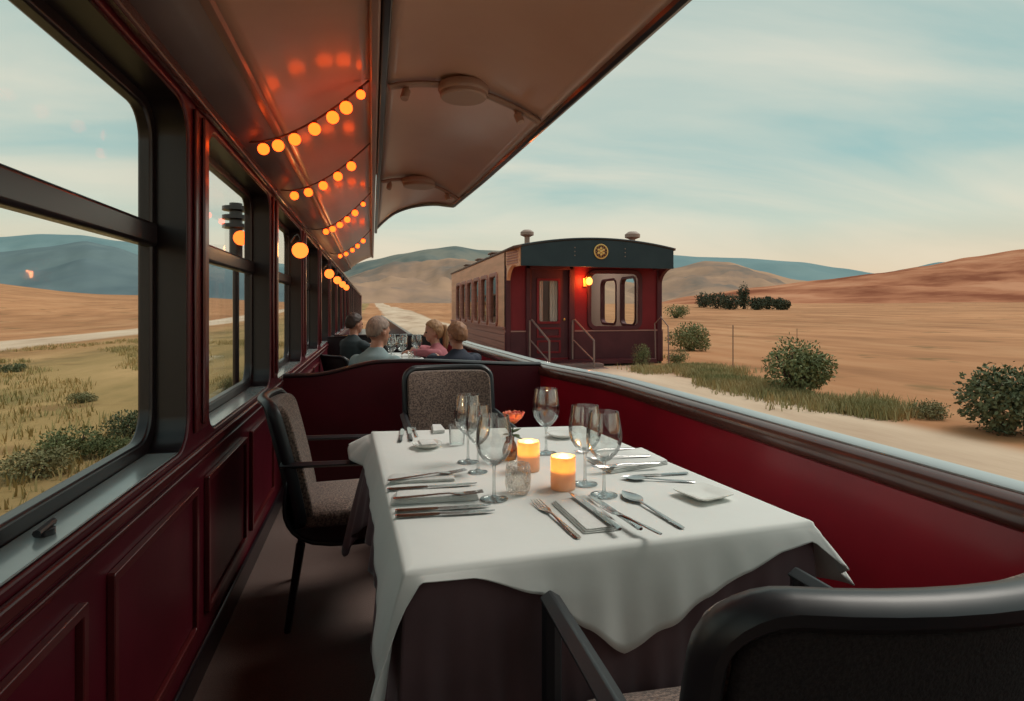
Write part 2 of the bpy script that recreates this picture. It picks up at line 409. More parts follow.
for i in range(41):
    v = i/40; row = []
    for j in range(17):
        t = j/16
        ye = lin([(0, 6.6), (.3, 5.75), (.62, 5.1), (.85, 4.65), (1, 4.42)], t)
        y = Y0+(ye-Y0)*v
        x = .05+(edgex(y)-.05)*t
        row.append(Vector((x, y, cz(t)+.012*smooth((v-.85)/.15))))
    rows.append(row)
MB().sheet(rows).build('right_panel', M['ceil'], ce, solid=.018)
edge = [r[-1]+Vector((.008, 0, -.002)) for r in rows]+[p+Vector((0, .01, -.004)) for p in rows[-1][::-1][1:]]
MB().tube(edge, .017, 8, sq=(1.15, 1.1)).build('edge_rim', M['black'], ce)
# outer roof skin that keeps the sky light out
MB().sheet([[Vector((XL-.16, y, 2.02)), Vector((-.3, y, 2.16)), Vector((.2, y, 2.20)), Vector((edgex(min(y, 4.4))-.03, y, 2.04))] for y in (Y0, 1, 2.5, 4.3)]).build('roof_skin', M['croof'], ce, solid=.01)
MB().sheet([[Vector((XL-.16, y, 2.02)), Vector((-.3, y, 2.16)), Vector((-.0, y, 2.17))] for y in (4.3, 7, 10)]).build('roof_skin', M['croof'], ce, solid=.01)

# ceiling lights: a round disc on a curved rail with two little spot heads
def ceiling_light(y, label, r=.098):
    t = empty('ceiling_light', (0, 0, 0), label=label, cat='ceiling light', group='ceiling lights on the canopy')
    xe = edgex(y)
    def q(u, d=.028): return Vector((.05+(xe-.05)*u, y, cz(u)-d))
    MB().tube([q(.02+.94*i/20) for i in range(21)], .014, 8, sq=(1.3, .9)).build('rail', M['fixture'], t)
    c = q(.47)
    MB().lathe([(r*.96, .012), (r, .0), (r, -.012), (r*.97, -.018), (r*.93, -.022), (r*.92, -.034), (r*.86, -.040), (.001, -.041)], 36, c).build('disc', M['fixture'], t)
    for u, a in ((.13, -.5), (.80, .6)):
        p = q(u, .035); d = Vector((a*.5, -.35, -1)).normalized()
        h = MB().tube([p, p+d*.018], .008, 10).tube([p+d*.018, p+d*.022, p+d*.056, p+d*.060], [.012, .0165, .0165, .014], 14).build('spot_head', M['fixture'], t)
ceiling_light(2.30, 'nearer round ceiling light on a curved rail with two spot heads')
ceiling_light(4.05, 'farther round ceiling light on a curved rail near the canopy end', .115)

# string lights
LN = [(150, 2.78, 2.28, (.17, .30, .44, .60, .74, .84, .945)), (186, 3.8, 3.15, (.18, .35, .52, .68, .82)), (0, 5.6, 4.5, (.3, .42, .54, .66, .78, .9)), (0, 8.0, 6.6, (.3, .45, .6, .72, .84))]
WH = ['nearest', 'second nearest', 'third', 'farthest']
for i, (_, ya, yb, us) in enumerate(LN):
    t = empty('string_light', (0, 0, 0), label='%s string of warm globe bulbs hanging from window top to ceiling beam' % WH[i], cat='string lights', group='festoon strings under the ceiling')
    A = Vector((XL+.035, ya, 1.955)); B = Vector((-.012, yb, 2.09)); sag = .055+.012*i
    if i == 0: A.z = 1.965
    def q(u): return A.lerp(B, u)+Vector((0, 0, -sag*4*u*(1-u)*(1.15-.3*u)))
    MB().tube([q(j/24) for j in range(25)], .0042, 6).build('cable', M['wire'], t)
    for j, u in enumerate(us):
        p = q(u); r = .0240 if u < .9 else .017
        h = MB().tube([p, p+Vector((0, 0, -.012))], .009, 8).build('socket', M['wire'], t)
        MB().ball(p+Vector((0, 0, -.012-r*.9)), r, 14, 10).build('bulb', M['bulb'], h)
# wall lanterns on the window posts
for i, y in enumerate((4.5, 7.5, 9.2, 10.8, 12.4)):
    t = empty('wall_lantern', (XL, y, 1.66), label=('large orange globe lantern nearest, hanging in the third window' if i == 0 else 'small orange globe lantern, number %d going down the train' % (i+1)), cat='lantern', group='globe lanterns along the windows')
    MB().tube([(0.0, .06, .06), (.03, .04, .105), (.055, .01, .115), (.07, 0, .09), (.07, 0, .055)], .0055, 8).build('bracket', M['black'], t)
    MB().lathe([(.001, .065), (.018, .062), (.022, .052), (.001, .050)], 14, (.07, 0, 0)).build('cap', M['black'], t)
    MB().ball((.07, 0, 0), .056, 18, 12).build('globe', M['globe'], t)
    if i < 3: lamp('light', (.14, 0, 0), 1.2, (1, .45, .15), .05, t)
# signal outside the second window
t = empty('signal_lamp', (-1.28, 6.25, -.3), label='black finned signal lamp standing outside the second window', cat='signal lamp')
MB().tube([(0, 0, 0), (0, 0, 2.06)], .03, 8).build('pole', M['black'], t)
m = MB().tube([(0, 0, 2.04), (0, 0, 2.56)], .06, 12)
for k in range(3): m.lathe([(.05, 2.53-.085*k), (.125, 2.525-.085*k), (.125, 2.49-.085*k), (.05, 2.48-.085*k)], 14)
m.build('fin_stack', M['black'], t)
MB().ball((.06, -.07, 2.22), .07, 14, 10).build('lamp_globe', M['globe'], t)

# ================================================================== FURNITURE
def kround(u, v, hw, hh, r):
    a = max(abs(u), abs(v))
    if a < 1e-9: return (0, 0)
    x, z = u/a*hw, v/a*hh                                # on the square boundary
    ax, az = abs(x), abs(z)
    if ax > hw-r and az > hh-r:
        # ray to rounded corner
        lo_, hi_ = .5, 1.0
        for _ in range(18):
            k = (lo_+hi_)/2; X, Z = ax*k-(hw-r), az*k-(hh-r)
            if X > 0 and Z > 0 and X*X+Z*Z > r*r: hi_ = k
            else: lo_ = k
        x *= lo_; z *= lo_
    return (x*a, z*a)
def chair(name, label, loc, rz, group='taupe armchairs in the carriage', scale=1):
    t = empty(name, loc, rz, label, 'chair', group, scale=scale)
    hw, hh, zc = .245, .25, .655
    def bp(x, z, off=0):
        v = (z-(zc-hh))/(2*hh)
        y = -.235-.085*v-.03*v*v+.055*(x/hw)**2
        return Vector((x, y+off, z))
    n = 22
    def pad(hw_, hh_, r_, o0, o1, puff, nm, m, back=False):
        g = MB(); F1 = []; F2 = []
        for i in range(n+1):
            a = []; b = []
            for j in range(n+1):
                u, v = -1+2*j/n, -1+2*i/n
                x, z = kround(u, v, hw_, hh_, r_); e = max(abs(u), abs(v))
                pf = puff*(1-e**3)
                a.append(bp(x, zc+z, o1+pf)); b.append(bp(x, zc+z, o0-(puff*.4*(1-e**3) if back else 0)))
            F1.append(a); F2.append(b)
        g.sheet(F1); g.sheet([r[::-1] for r in F2])
        bm = g.b; L1 = [F1[0][j] for j in range(n+1)]
        def per(Fx): return Fx[0][:-1]+[Fx[i][n] for i in range(n)]+Fx[n][:0:-1]+[Fx[i][0] for i in range(n, 0, -1)]
        pa, pb = per(F1), per(F2)
        g.rings([[pa[i], (pa[i]*.5+pb[i]*.5), pb[i]] for i in range(len(pa))], closed=True, caps=False) if False else None
        k = len(pa)
        va = [bm.verts.new(p) for p in pa]; vb = [bm.verts.new(p) for p in pb]
        for i in range(k): bm.faces.new((va[i], va[(i+1) % k], vb[(i+1) % k], vb[i]))
        bmesh.ops.remove_doubles(bm, verts=bm.verts[:], dist=1e-5)
        return g.build(nm, m, t, bevel=.008, sharp=50)
    pad(hw-.012, hh-.012, .05, -.005, .045, .020, 'backrest', M['fabric'])
    pad(hw-.022, hh-.02, .045, -.02, -.006, .012, 'back_panel', M['fabdark'], True)
    rim = [bp(x, zc+z, -.012) for x, z in rrect(-hw, hw, -hh, hh, .062, 7)]
    dense = []
    for i in range(len(rim)):
        a, b = rim[i], rim[(i+1) % len(rim)]
        k = max(1, int((b-a).length/.04))
        for j in range(k):
            p = a.lerp(b, j/k); dense.append(bp(p.x, p.z, -.012))
    MB().tube(dense, .0175, 10, closed=True, sq=(1, 1.35), up=(0, 1, 0)).build('back_frame', M['chairfr'], t)
    # seat cushion
    g = MB(); rows = []
    for sgn in (1, -1):
        F1 = []
        for i in range(15):
            row = []
            for j in range(15):
                u, v = -1+2*j/14, -1+2*i/14; x, y = kround(u, v, .228, .245, .06); e = max(abs(u), abs(v))
                row.append(Vector((x, y+.015, (.452+.033*(1-e**4)) if sgn > 0 else .395)))
            F1.append(row)
        rows.append(F1)
    g.sheet(rows[0]); g.sheet([r[::-1] for r in rows[1]])
    def per2(Fx): return Fx[0][:-1]+[Fx[i][14] for i in range(14)]+Fx[14][:0:-1]+[Fx[i][0] for i in range(14, 0, -1)]
    pa, pb = per2(rows[0]), per2(rows[1]); va = [g.b.verts.new(p) for p in pa]; vb = [g.b.verts.new(p) for p in pb]
    for i in range(len(pa)): g.b.faces.new((va[i], va[(i+1) % len(pa)], vb[(i+1) % len(pa)], vb[i]))
    bmesh.ops.remove_doubles(g.b, verts=g.b.verts[:], dist=1e-5)
    g.build('seat', M['fabric'], t, bevel=.014, seg=3, sharp=50)
    # bucket shell below the seat running up the back
    prof = [(-.25, .60), (-.262, .50), (-.262, .42), (-.235, .36), (-.17, .305), (0, .29), (.16, .30), (.25, .335), (.262, .39)]
    MB().sheet([[Vector((x*(.97 if abs(x) > .2 else 1), y, z+(.028*(x/.24)**2 if z < .45 else 0))) for x in (-.246, -.2, -.1, 0, .1, .2, .246)] for y, z in prof]).build('seat_shell', M['chairfr'], t, solid=.022, sub=1)
    for sx in (-1, 1):
        x = sx*.258
        MB().tube([(x*.93, -.275, .662), (x, -.22, .665), (x, 0, .658), (x, .20, .648), (x, .262, .645)], .019, 4, sq=(1.15, .75), up=(0, 0, 1)).build('armrest', M['chairfr'], t, bevel=.004)
        MB().tube([(x, .245, .645), (x, .245, .39), (x*.95, .235, .0)], [.019, .019, .015], 8, sq=(1, 1.1), up=(0, 1, 0)).build('leg', M['chairfr'], t)
        MB().tube([(x*.86, -.20, .34), (x*.95, -.25, .0)], [.018, .013], 8, up=(0, 1, 0)).build('leg', M['chairfr'], t)
    return t
chair('armchair', 'taupe armchair at the left of the table, its back to the windows', (-.09, 2.70, 0), -PI/2+.06, scale=.97)
c0 = bpy.data.objects['armchair']
def dupchair(label, loc, rz, sc=1, sz=1):
    c = copy_tree(c0); c.location = loc; c.rotation_euler = (0, 0, rz); c.scale = (sc, sc, sz); c['label'] = label; return c
dupchair('taupe armchair at the far end of the table, against the partition', (.43, 3.12, 0), PI+.02)
dupchair('dark backed armchair in the right foreground, seen from behind', (.600, .845, 0), -.035, 1.05, 1.06)

# main table
t = empty('dining_table', (0, 0, 0), label='rectangular dining table hidden under white cloth between the chairs', cat='table')
CF = [(.055, 1.14), (1.0, 1.195), (.865, 2.39), (-.005, 2.47)]           # FL FR BR BL
ins = lambda p, k: (.47+(p[0]-.47)*k, 1.8+(p[1]-1.8)*k)
MB().prism([ins(p, .955) for p in CF], 'z', .715, .742).build('tabletop', M['redpost'], t)
for p in CF:
    q = ins(p, .86); MB().tube([(q[0], q[1], .715), (q[0], q[1], .0)], [.03, .02], 10).build('leg', M['redpost'], t)
# cloth draped by hand
def drape(name, m, corners, ztop, hem, rows, wav, wfreq, label, cat, closed_top=True, rnd=.012, bulge=.0):
    """hem: list of (s, outward, along, z), s in 0..4 along FL>FR>BR>BL"""
    n = 640; cs = [Vector((*p, 0)) for p in corners]; ctr = sum(cs, Vector())/4
    def edge(s):
        i = int(s) % 4; f = s-int(s); a, b = cs[i], cs[(i+1) % 4]
        p = a.lerp(b, f); d = (b-a).normalized(); nrm = Vector((d.y, -d.x, 0))
        # blend the outward normal near the corners
        w = .10
        if f < w:
            pd = (cs[i]-cs[i-1]).normalized(); pn = Vector((pd.y, -pd.x, 0)); k = .5+.5*f/w; nrm = (pn*(1-k)+nrm*k).normalized()
        elif f > 1-w:
            nd = (cs[(i+2) % 4]-cs[(i+1) % 4]).normalized(); nn = Vector((nd.y, -nd.x, 0)); k = .5+.5*(1-f)/w; nrm = (nn*(1-k)+nrm*k).normalized()
        return p, nrm, d
    H = sorted(hem); H = H+[(H[0][0]+4,)+H[0][1:]]
    def hv(s):
        if s < H[0][0]: s += 4
        for a, b in zip(H, H[1:]):
            if a[0] <= s <= b[0]:
                k = (s-a[0])/(b[0]-a[0]); k = k*.5+smooth(k)*.5
                return [a[i]+(b[i]-a[i])*k for i in (1, 2, 3)]
    cols = []
    for i in range(n):
        s = 4*i/n; p, nr, d = edge(s); o, al, z = hv(s)
        top = Vector((p.x, p.y, ztop)); col = [top-nr*.03, top-nr*rnd, top-nr*rnd*.3+Vector((0, 0, -rnd*.3)), top+Vector((0, 0, -rnd))]
        base = col[-1]; drop = base.z-z
        for r in range(1, rows+1):
            f = r/rows
            w = wav*f*min(1, max(drop, 0)/.3)*(math.sin(wfreq*2*PI*s+1.3*math.sin(s*3))+.5*math.sin(wfreq*4.6*PI*s+2))
            ff = f**.8
            col.append(Vector((base.x, base.y, base.z-max(drop, .002)*f))+nr*(o*ff+w+.006*f)+d*(al*f))
        cols.append(col)
    g = MB(); bm = g.b; V = [[bm.verts.new(p) for p in c] for c in cols]; k = len(V[0])
    for i in range(n):
        a, b = V[i], V[(i+1) % n]
        for j in range(k-1): bm.faces.new((a[j], b[j], b[j+1], a[j+1]))
    if closed_top:
        cv = [v[0] for v in V]
        # concentric rings toward the middle
        prev = cv
        for q in range(1, 9):
            f = 1-q/9; cur = [bm.verts.new(Vector((ctr.x+(v.co.x-ctr.x)*f, ctr.y+(v.co.y-ctr.y)*f, ztop))) for v in cv]
            for i in range(n): bm.faces.new((prev[i], prev[(i+1) % n], cur[(i+1) % n], cur[i]))
            prev = cur
        bm.faces.new(prev)
    o = g.build(name, m, sharp=180, solid=.0025); o.modifiers['solid'].offset = -1 if closed_top else 0
    return tag(o, label, cat)
U = lambda x: (x-.055)/.945
hemw = [(0.0, .05, -.045, .45), (.010, .035, -.03, .58), (.022, .014, -.01, .69), (.04, .004, 0, .735), (U(.19), .004, 0, .731), (U(.325), .012, 0, .685), (U(.42), .016, 0, .605),
        (U(.505), .018, 0, .540), (U(.60), .016, 0, .580), (U(.70), .014, 0, .628), (U(.80), .012, 0, .668), (U(.90), .010, 0, .702), (.965, .010, .01, .715), (.99, .04, .03, .66), (1.01, .10, .03, .612), (1.03, .105, 0, .60), (1.08, .06, 0, .585),
        (1.2, .03, 0, .56), (1.6, .03, 0, .55), (2.0, .04, 0, .52), (2.5, .02, 0, .60), (2.94, .03, 0, .67), (3.0, .12, .02, .69), (3.04, .085, .0, .66), (3.12, .03, 0, .66), (3.3, .022, 0, .66), (3.6, .022, 0, .655), (3.85, .03, 0, .60), (3.95, .045, .0, .52)]
drape('tablecloth', M['cloth'], CF, .757, hemw, 10, .007, 5, 'white cloth with hanging pointed corners on the main table', 'tablecloth')
CU = [(ins(p, .992)) for p in CF]
hemu = [(0, .02, 0, .03), (.5, .02, 0, .03), (1, .03, 0, .05), (1.5, .02, 0, .1), (2, .03, 0, .2), (2.5, .02, 0, .3), (2.9, .03, 0, .40), (3.0, .06, .0, .38), (3.06, .11, .03, .30), (3.13, .07, 0, .40), (3.25, .02, 0, .50), (3.5, .015, 0, .47), (3.75, .02, 0, .30), (3.9, .02, 0, .08)]
drape('undercloth', M['under'], CU, .747, hemu, 14, .016, 7, 'long mauve brown cloth hanging beneath the white tablecloth', 'tablecloth', closed_top=True)

# ------------------------------------------------------------------ tableware
ZT = .7585
def wineglass(px, py, label, sc=1.0, z=ZT, pos=None, wide=1.0, h=.215):
    p = pos or onz(px, py, z)
    t = empty('wine_glass', (p.x, p.y, z), label=label, cat='wine glass', group='empty wine glasses on the tables', scale=sc)
    W = wide
    MB().lathe([(.001, .0), (.034*W, .0), (.0345*W, .0015), (.030*W, .003), (.012, .0055), (.005, .010), (.001, .0105)], 32).build('foot', M['glassstem'], t)
    MB().lathe([(.005, .008), (.0038, .02), (.0034, .05), (.0036, .075), (.006, .088)], 16).build('stem', M['glassstem'], t)
    z0 = .086; hb = h-z0
    out = [(.006, 0), (.017, .006), (.030, .019), (.0395, .034), (.0440, .050), (.0452, .064), (.0440, .084), (.0400, .108), (.0365, hb)]
    inn = [(.0353, hb), (.0388, .108), (.0428, .084), (.0440, .064), (.0428, .050), (.0383, .034), (.0288, .020), (.015, .009), (.001, .004)]
    MB().lathe([(r*W if i else r, z0+zz) for i, (r, zz) in enumerate(out)]+[(r*W, z0+zz) for r, zz in inn], 40).build('bowl', M['glass'], t)
    return t
wineglass(468, 462, 'wine glass at left of the flower vase, slimmer one of the pair', 1.0, wide=.98)
wineglass(478, 472, 'wine glass just behind the large left wine glass', .94, wide=.9)
wineglass(494, 499, 'large wine glass in front on the left half of the table', 1.0, wide=1.05)
wineglass(546, 453, 'wine glass at the far end behind the candles', 1.02)
wineglass(585, 484, 'wine glass just behind the right foreground wine glass', 1.02)
wineglass(604, 495, 'large wine glass at right front beside the candle', 1.02, wide=1.02)

def tumbler(px, py, label, h, r, m, name, cat, hammered=False):
    p = onz(px, py, ZT); t = MB()
    n = 36; rs = []
    if hammered: prof = [(.78, 0), (.93, .08), (1.0, .3), (1.03, .55), (1.0, .8), (.94, 1), (.86, 1), (.92, .8), (.95, .55), (.9, .3), (.78, .15), (.02, .12)]
    else: prof = [(.86, 0), (.9, .03), (1, 1), (.94, 1), (.86, .10), (.02, .08)]
    o = t.lathe([(.001, 0)]+[(a*r, b*h) for a, b in prof], n).build(name, m)
    o.location = (p.x, p.y, ZT); tag(o, label, cat)
    if hammered:
        k = o.modifiers.new('sub', 'SUBSURF'); k.levels = k.render_levels = 1
        tx = bpy.data.textures.new('hammer', 'VORONOI'); tx.noise_scale = .012
        d = o.modifiers.new('disp', 'DISPLACE'); d.texture = tx; d.strength = .0035; d.texture_coords = 'LOCAL'
    return o
tumbler(457, 444, 'small clear water tumbler beside the far place setting', .070, .030, M['glass'], 'tumbler', 'glass')
tumbler(518, 493, 'small hammered glass votive cup between wine glass and candle', .079, .0335, M['cutglass'], 'votive_cup', 'glass cup', True)
def candle(px, py, label, h=.088, r=.034):
    p = onz(px, py, ZT); t = empty('candle', (p.x, p.y, ZT), label=label, cat='candle', group='glowing candles on the main table')
    MB().lathe([(.001, 0), (r*.97, 0), (r, .003), (r, h), (r-.0025, h), (r-.003, .004), (.001, .004)], 32).build('cup', M['cup'], t)
    MB().lathe([(.001, .006), (r-.005, .006), (r-.005, h*.55), (r*.4, h*.53), (.001, h*.52)], 28).build('wax', M['wax'], t)
    MB().tube([(0, 0, h*.52), (0, 0, h*.60)], .0012, 6).build('wick', M['black'], t)
    MB().lathe([(.001, h*.58), (.0045, h*.63), (.0055, h*.68), (.003, h*.77), (.0005, h*.86)], 12).build('flame', M['flame'], t)
    lamp('light', (0, 0, h*.74), 1.1, (1, .60, .20), .012, t)
candle(528.5, 470, 'glowing candle in a frosted cup, farther one beside the flower vase')
candle(563, 488, 'glowing candle in a frosted cup, nearer one by the right wine glasses')
# vase with a flower
p = onz(510, 459, ZT); t = empty('flower_vase', (p.x, p.y, ZT), label='small amber glass bud vase holding a pink rose', cat='vase')
MB().lathe([(.001, 0), (.020, 0), (.024, .012), (.026, .03), (.020, .05), (.013, .062), (.015, .072), (.0125, .072), (.011, .062), (.018, .049), (.023, .03), (.001, .006)], 24).build('vase_body', M['amber'], t)
MB().tube([(0, 0, .01), (.004, 0, .06), (.010, -.002, .105)], .0022, 8).build('flower_stem', M['leaf'], t)
fh = Vector((.012, -.003, .122))
g = MB()
for lay, (k, rr, tilt, sz) in enumerate(((3, .008, .10, .026), (5, .017, .20, .028), (6, .026, .36, .027))):
    for i in range(k):
        a = 2*PI*i/k+lay*.5
        rows = []
        for u in range(6):
            row = []
            for v in range(5):
                s_ = u/5; w = (v/4-.5)*2
                rad = rr*.3+s_*sz*math.sin(tilt)+rr*.5*s_; zz = s_*sz*math.cos(tilt*.8)*1.25+.002*lay
                hwid = .0175*math.sin(PI*min(1, .16+s_*.66)); rad = rr*.25+rr*math.sin(PI*.5*min(1, s_*1.5))*.8+s_*s_*sz*math.sin(tilt)-abs(w)*abs(w)*.006; zz += .0
                row.append(fh+Vector((math.cos(a)*rad-math.sin(a)*w*hwid, math.sin(a)*rad+math.cos(a)*w*hwid, zz-.008+.004*abs(w))))
            rows.append(row)
        g.sheet(rows)
g.build('petals', M['petal'], t, sharp=180, solid=.0008)
g = MB()
for a, el, ln, z0 in ((.3, .5, .040, .085), (-1.2, .2, .046, .08), (2.2, .7, .038, .088), (-.4, -.2, .042, .078), (3.6, .3, .038, .08), (-2.2, .3, .042, .082), (.9, .1, .044, .09)):
    b0 = Vector((.006, 0, z0)); d = Vector((math.cos(a)*math.cos(el), math.sin(a)*math.cos(el), math.sin(el))); sd = Vector((-math.sin(a), math.cos(a), 0))
    g.sheet([[b0+d*ln*q+sd*w*.012*math.sin(PI*min(.97, q+.05))+Vector((0, 0, -.008*q*q)) for w in (-1, 0, 1)] for q in (0, .25, .5, .75, 1)])
g.build('leaves', M['leaf'], t, sharp=180, solid=.0006)

# cutlery, length along +y from the handle end
def strip(m, secs, n=8):
    m.rings([[Vector((hw*math.cos(2*PI*k/n), y, z+th*math.sin(2*PI*k/n))) for k in range(n)] for y, hw, z, th in secs]); return m
HAND = [(0, .004, .002, .0014), (.004, .0068, .002, .0018), (.03, .0066, .0025, .0018), (.07, .0048, .0035, .0018), (.105, .0032, .005, .0018)]
def fork_mesh():
    m = strip(MB(), HAND+[(.125, .0032, .005, .0016), (.138, .009, .003, .0012), (.15, .0118, .0022, .0011), (.158, .0120, .002, .001)])
    for k in (-1.5, -.5, .5, 1.5):
        x = k*.0064
        m.rings([[Vector((x+hw*math.cos(2*PI*j/6), y, z+.0009*math.sin(2*PI*j/6))) for j in range(6)] for y, hw, z in ((.155, .0022, .002), (.175, .0020, .0028), (.192, .0017, .004), (.202, .0008, .0052))])
    return m
def spoon_mesh():
    m = strip(MB(), HAND+[(.125, .0034, .005, .0016)])
    rows = []
    for i in range(11):
        s_ = i/10; y = .122+.066*s_; hw = .0205*math.sin(PI*min(.985, (.03+.97*s_)**.85)); row = []
        for j in range(9):
            w = -1+2*j/8; row.append(Vector((hw*w, y, .0052-.0045*math.sin(PI*s_)*(1-w*w)+.0012)))
        rows.append(row)
    m.sheet(rows); m.sheet([[p+Vector((0, 0, -.0009)) for p in r] for r in rows]); return m
def cutlery(kind, name, label, h, tip, z=ZT, m='silver', group='cutlery on the main table', tilt=0):
    a, b = onz(*h, z), onz(*tip, z); d = b-a; L = {'fork': .202, 'spoon': .188, 'knife': .215}[kind]
    rz = math.atan2(-d.x, d.y); sc = d.length/L
    if kind == 'knife':
        o = empty(name, (a.x, a.y, z), rz, label, 'knife', group)
        strip(MB(), [(0, .004, .004, .003), (.005, .0072, .004, .0038), (.04, .0066, .004, .0036), (.08, .006, .004, .0034), (.095, .0045, .004, .003)]).build('handle', M[m], o)
        MB().rings([[Vector((x, y, zz)) for x, zz in ((-.0045 if y < .2 else -.001, .0028), (w, .0034), (w, .0046), (-.0045 if y < .2 else -.001, .0052))] for y, w in ((.094, .0045), (.11, .0095), (.16, .0105), (.195, .0085), (.208, .0045), (.215, .0005))]).build('blade', M['silver'], o, sharp=60)
    else:
        o = (fork_mesh() if kind == 'fork' else spoon_mesh()).build(name, M[m]); o.location = (a.x, a.y, z); o.rotation_euler = (0, 0, rz); tag(o, label, kind, group)
    o.scale = (min(sc, 1.15), sc, min(max(sc, .8), 1.1))
    if tilt: o.rotation_euler = Euler((tilt, 0, rz))
    return o
def napkin(label, quad, th=.012, z=ZT, layers=3, group='folded white napkins on the main table'):
    pts = [onz(*q, z) for q in quad]; c = sum(pts, Vector())/4; g = MB()
    for l in range(layers):
        z0 = th*l/layers; z1 = th*(l+1)/layers-.0006; k = 1-.03*l; off = Vector((.0015*l, -.002*l, 0)); rows = []
        for zz, kk in ((z0, .985), (z0+(z1-z0)*.5, 1.0), (z1, .975)):
            ring = []
            for i in range(4):
                a, b = pts[i], pts[(i+1) % 4]
                for j in range(10):
                    t_ = j/10; p = a.lerp(b, t_)
                    e = 1-.012*(2*t_-1)**8
                    q = c+(p-c)*kk*k*e+off; wv = .0012*noise.noise(Vector((q.x*25, q.y*25, l*3)))
                    ring.append(Vector((q.x, q.y, zz+wv*(1 if zz > z0 or l else 0))))
            rows.append(ring)
        g.rings(rows)
    for v in g.b.verts: v.co -= Vector((c.x, c.y, 0))
    o = g.build('napkin', M['napkin'], sharp=70, bevel=.0015); o.location = (c.x, c.y, z)
    return tag(o, label, 'napkin', group)
# left place setting
napkin('thin folded napkin under the fork, farthest of the left settings', [(387, 484), (389, 476), (452, 473), (456, 481)], .009)
cutlery('fork', 'fork', 'fork lying on the farthest napkin of the left setting', (388, 481), (466, 471), ZT+.0105)
cutlery('knife', 'knife', 'knife between the two napkins of the left setting', (387, 491), (477, 484.5))
napkin('thick folded napkin in the middle of the left setting', [(391, 505), (393, 495.5), (472, 492), (480, 500)], .015)
cutlery('fork', 'fork', 'fork lying on the thick left napkin, its tines to the right', (393, 499), (483, 493), ZT+.0165)
cutlery('knife', 'table_knife', 'knife second from the front edge in the left setting', (395, 512.5), (491, 506.5), m='bronze')
cutlery('knife', 'table_knife', 'frontmost knife of the left setting, below the napkin', (395, 518), (495, 512), m='bronze')
# front place setting
cutlery('fork', 'fork', 'warm toned fork at the left of the front napkin', (579, 539), (535, 501.5), m='bronze')
napkin('folded napkin under the knives at the front table edge', [(584, 534), (551, 503), (583, 497.5), (622, 530)], .011)
cutlery('knife', 'knife', 'long knife lying on the front napkin, left of the second knife', (620, 531), (569, 494), ZT+.012)
cutlery('knife', 'knife', 'knife lying on the front napkin beside the front fork', (641, 531), (588, 497), ZT+.012)
cutlery('fork', 'fork', 'fork lying across the front napkin corner toward the table edge', (661, 535), (603, 508), ZT+.017)
cutlery('spoon', 'spoon', 'steel spoon lying alone right of the front setting', (683, 529), (622, 493))
# right place setting
napkin('thick folded napkin of the right setting near the red wall', [(611, 474), (586, 460), (641, 450), (669, 464)], .014)
cutlery('fork', 'fork', 'fork on top of the right napkin, farther from the viewer', (650, 456), (587, 459.5), ZT+.0165)
cutlery('fork', 'fork', 'fork on top of the right napkin, nearer the viewer', (660, 463), (592, 468), ZT+.0165)
cutlery('fork', 'fork', 'fork lying beyond the right napkin at the table side', (634, 448.5), (575, 453))
cutlery('spoon', 'spoon', 'spoon lying in front of the right napkin', (695, 482.5), (621, 479))
cutlery('knife', 'knife', 'knife lying between the right napkin and the spoon', (688, 474), (626, 477.5))
# dishes
def square_dish(name, label, px, py, size, rz, rd=.3, m='china'):
    p = onz(px, py, ZT); g = MB(); rs = []
    for k, z in ((.55, 0), (.62, .001), (1.0, .014), (1.0, .0165), (.96, .017), (.62, .006), (.2, .0055)):
        rs.append([Vector((x, y, z)) for x, y in rrect(-size*k, size*k, -size*k, size*k, size*k*rd, 5)])
    o = g.rings(rs).build(name, M[m], sharp=60); o.location = (p.x, p.y, ZT); o.rotation_euler = (0, 0, rz); return tag(o, label, 'dish')
square_dish('side_plate', 'square cream side plate near the right front table corner', 703, 497, .058, .25)
square_dish('side_plate', 'round cream plate at the far right behind the wine glasses', 562, 437, .055, 0, .95)
square_dish('side_plate', 'oval cream plate of the far left setting under a napkin', 427, 447, .052, .1, .95)
napkin('small napkin folded on the far left plate', [(420, 446), (417, 441), (432, 440), (437, 445)], .006, ZT+.019)
napkin('rolled napkin lying upright beyond the far left plate', [(432, 434), (431, 427), (440, 427), (445, 433)], .014, ZT)
cutlery('knife', 'butter_knife', 'left one of two dark handled knives at the far left', (400, 442.5), (402, 429.5), m='darksteel')
cutlery('knife', 'butter_knife', 'right one of two dark handled knives at the far left', (411, 441.5), (408, 428), m='darksteel')
cutlery('fork', 'fork', 'fork lying beside the far left plate', (417, 437), (413, 428))

# ================================================================== SECOND TABLE AND DINERS
C2 = [(.12, 5.35), (.50, 5.35), (.50, 6.75), (.12, 6.75)]
t = empty('dining_table', (0, 0, 0), label='second dining table beyond the partition, where four people sit', cat='table')
MB().box(.14, .48, 5.37, 6.73, .70, .74).build('tabletop', M['redpost'], t)
for x in (.18, .44):
    for y in (5.42, 6.68): MB().tube([(x, y, .7), (x, y, 0)], [.025, .018], 8).build('leg', M['redpost'], t)
drape('tablecloth', M['cloth'], C2, .757, [(0, .012, 0, .62), (.5, .008, 0, .65), (1, .012, 0, .62), (2, .012, 0, .62), (3, .012, 0, .62)], 6, .006, 5, 'white cloth on the second table beyond the partition', 'tablecloth')
for i, (x, y, sc) in enumerate(((.17, 5.55, 1.05), (.27, 5.66, 1.05), (.43, 6.0, 1.08), (.20, 6.5, 1.0), (.33, 6.62, 1.0))):
    wineglass(0, 0, ('wine glass on the second table, %s' % ['nearest the man in blue grey', 'second from the man in blue grey', 'in front of the fair haired diners', 'toward the dark haired man at the far end', 'middle of its far end'][i]), sc, ZT, Vector((x, y, 0)), 1.15)
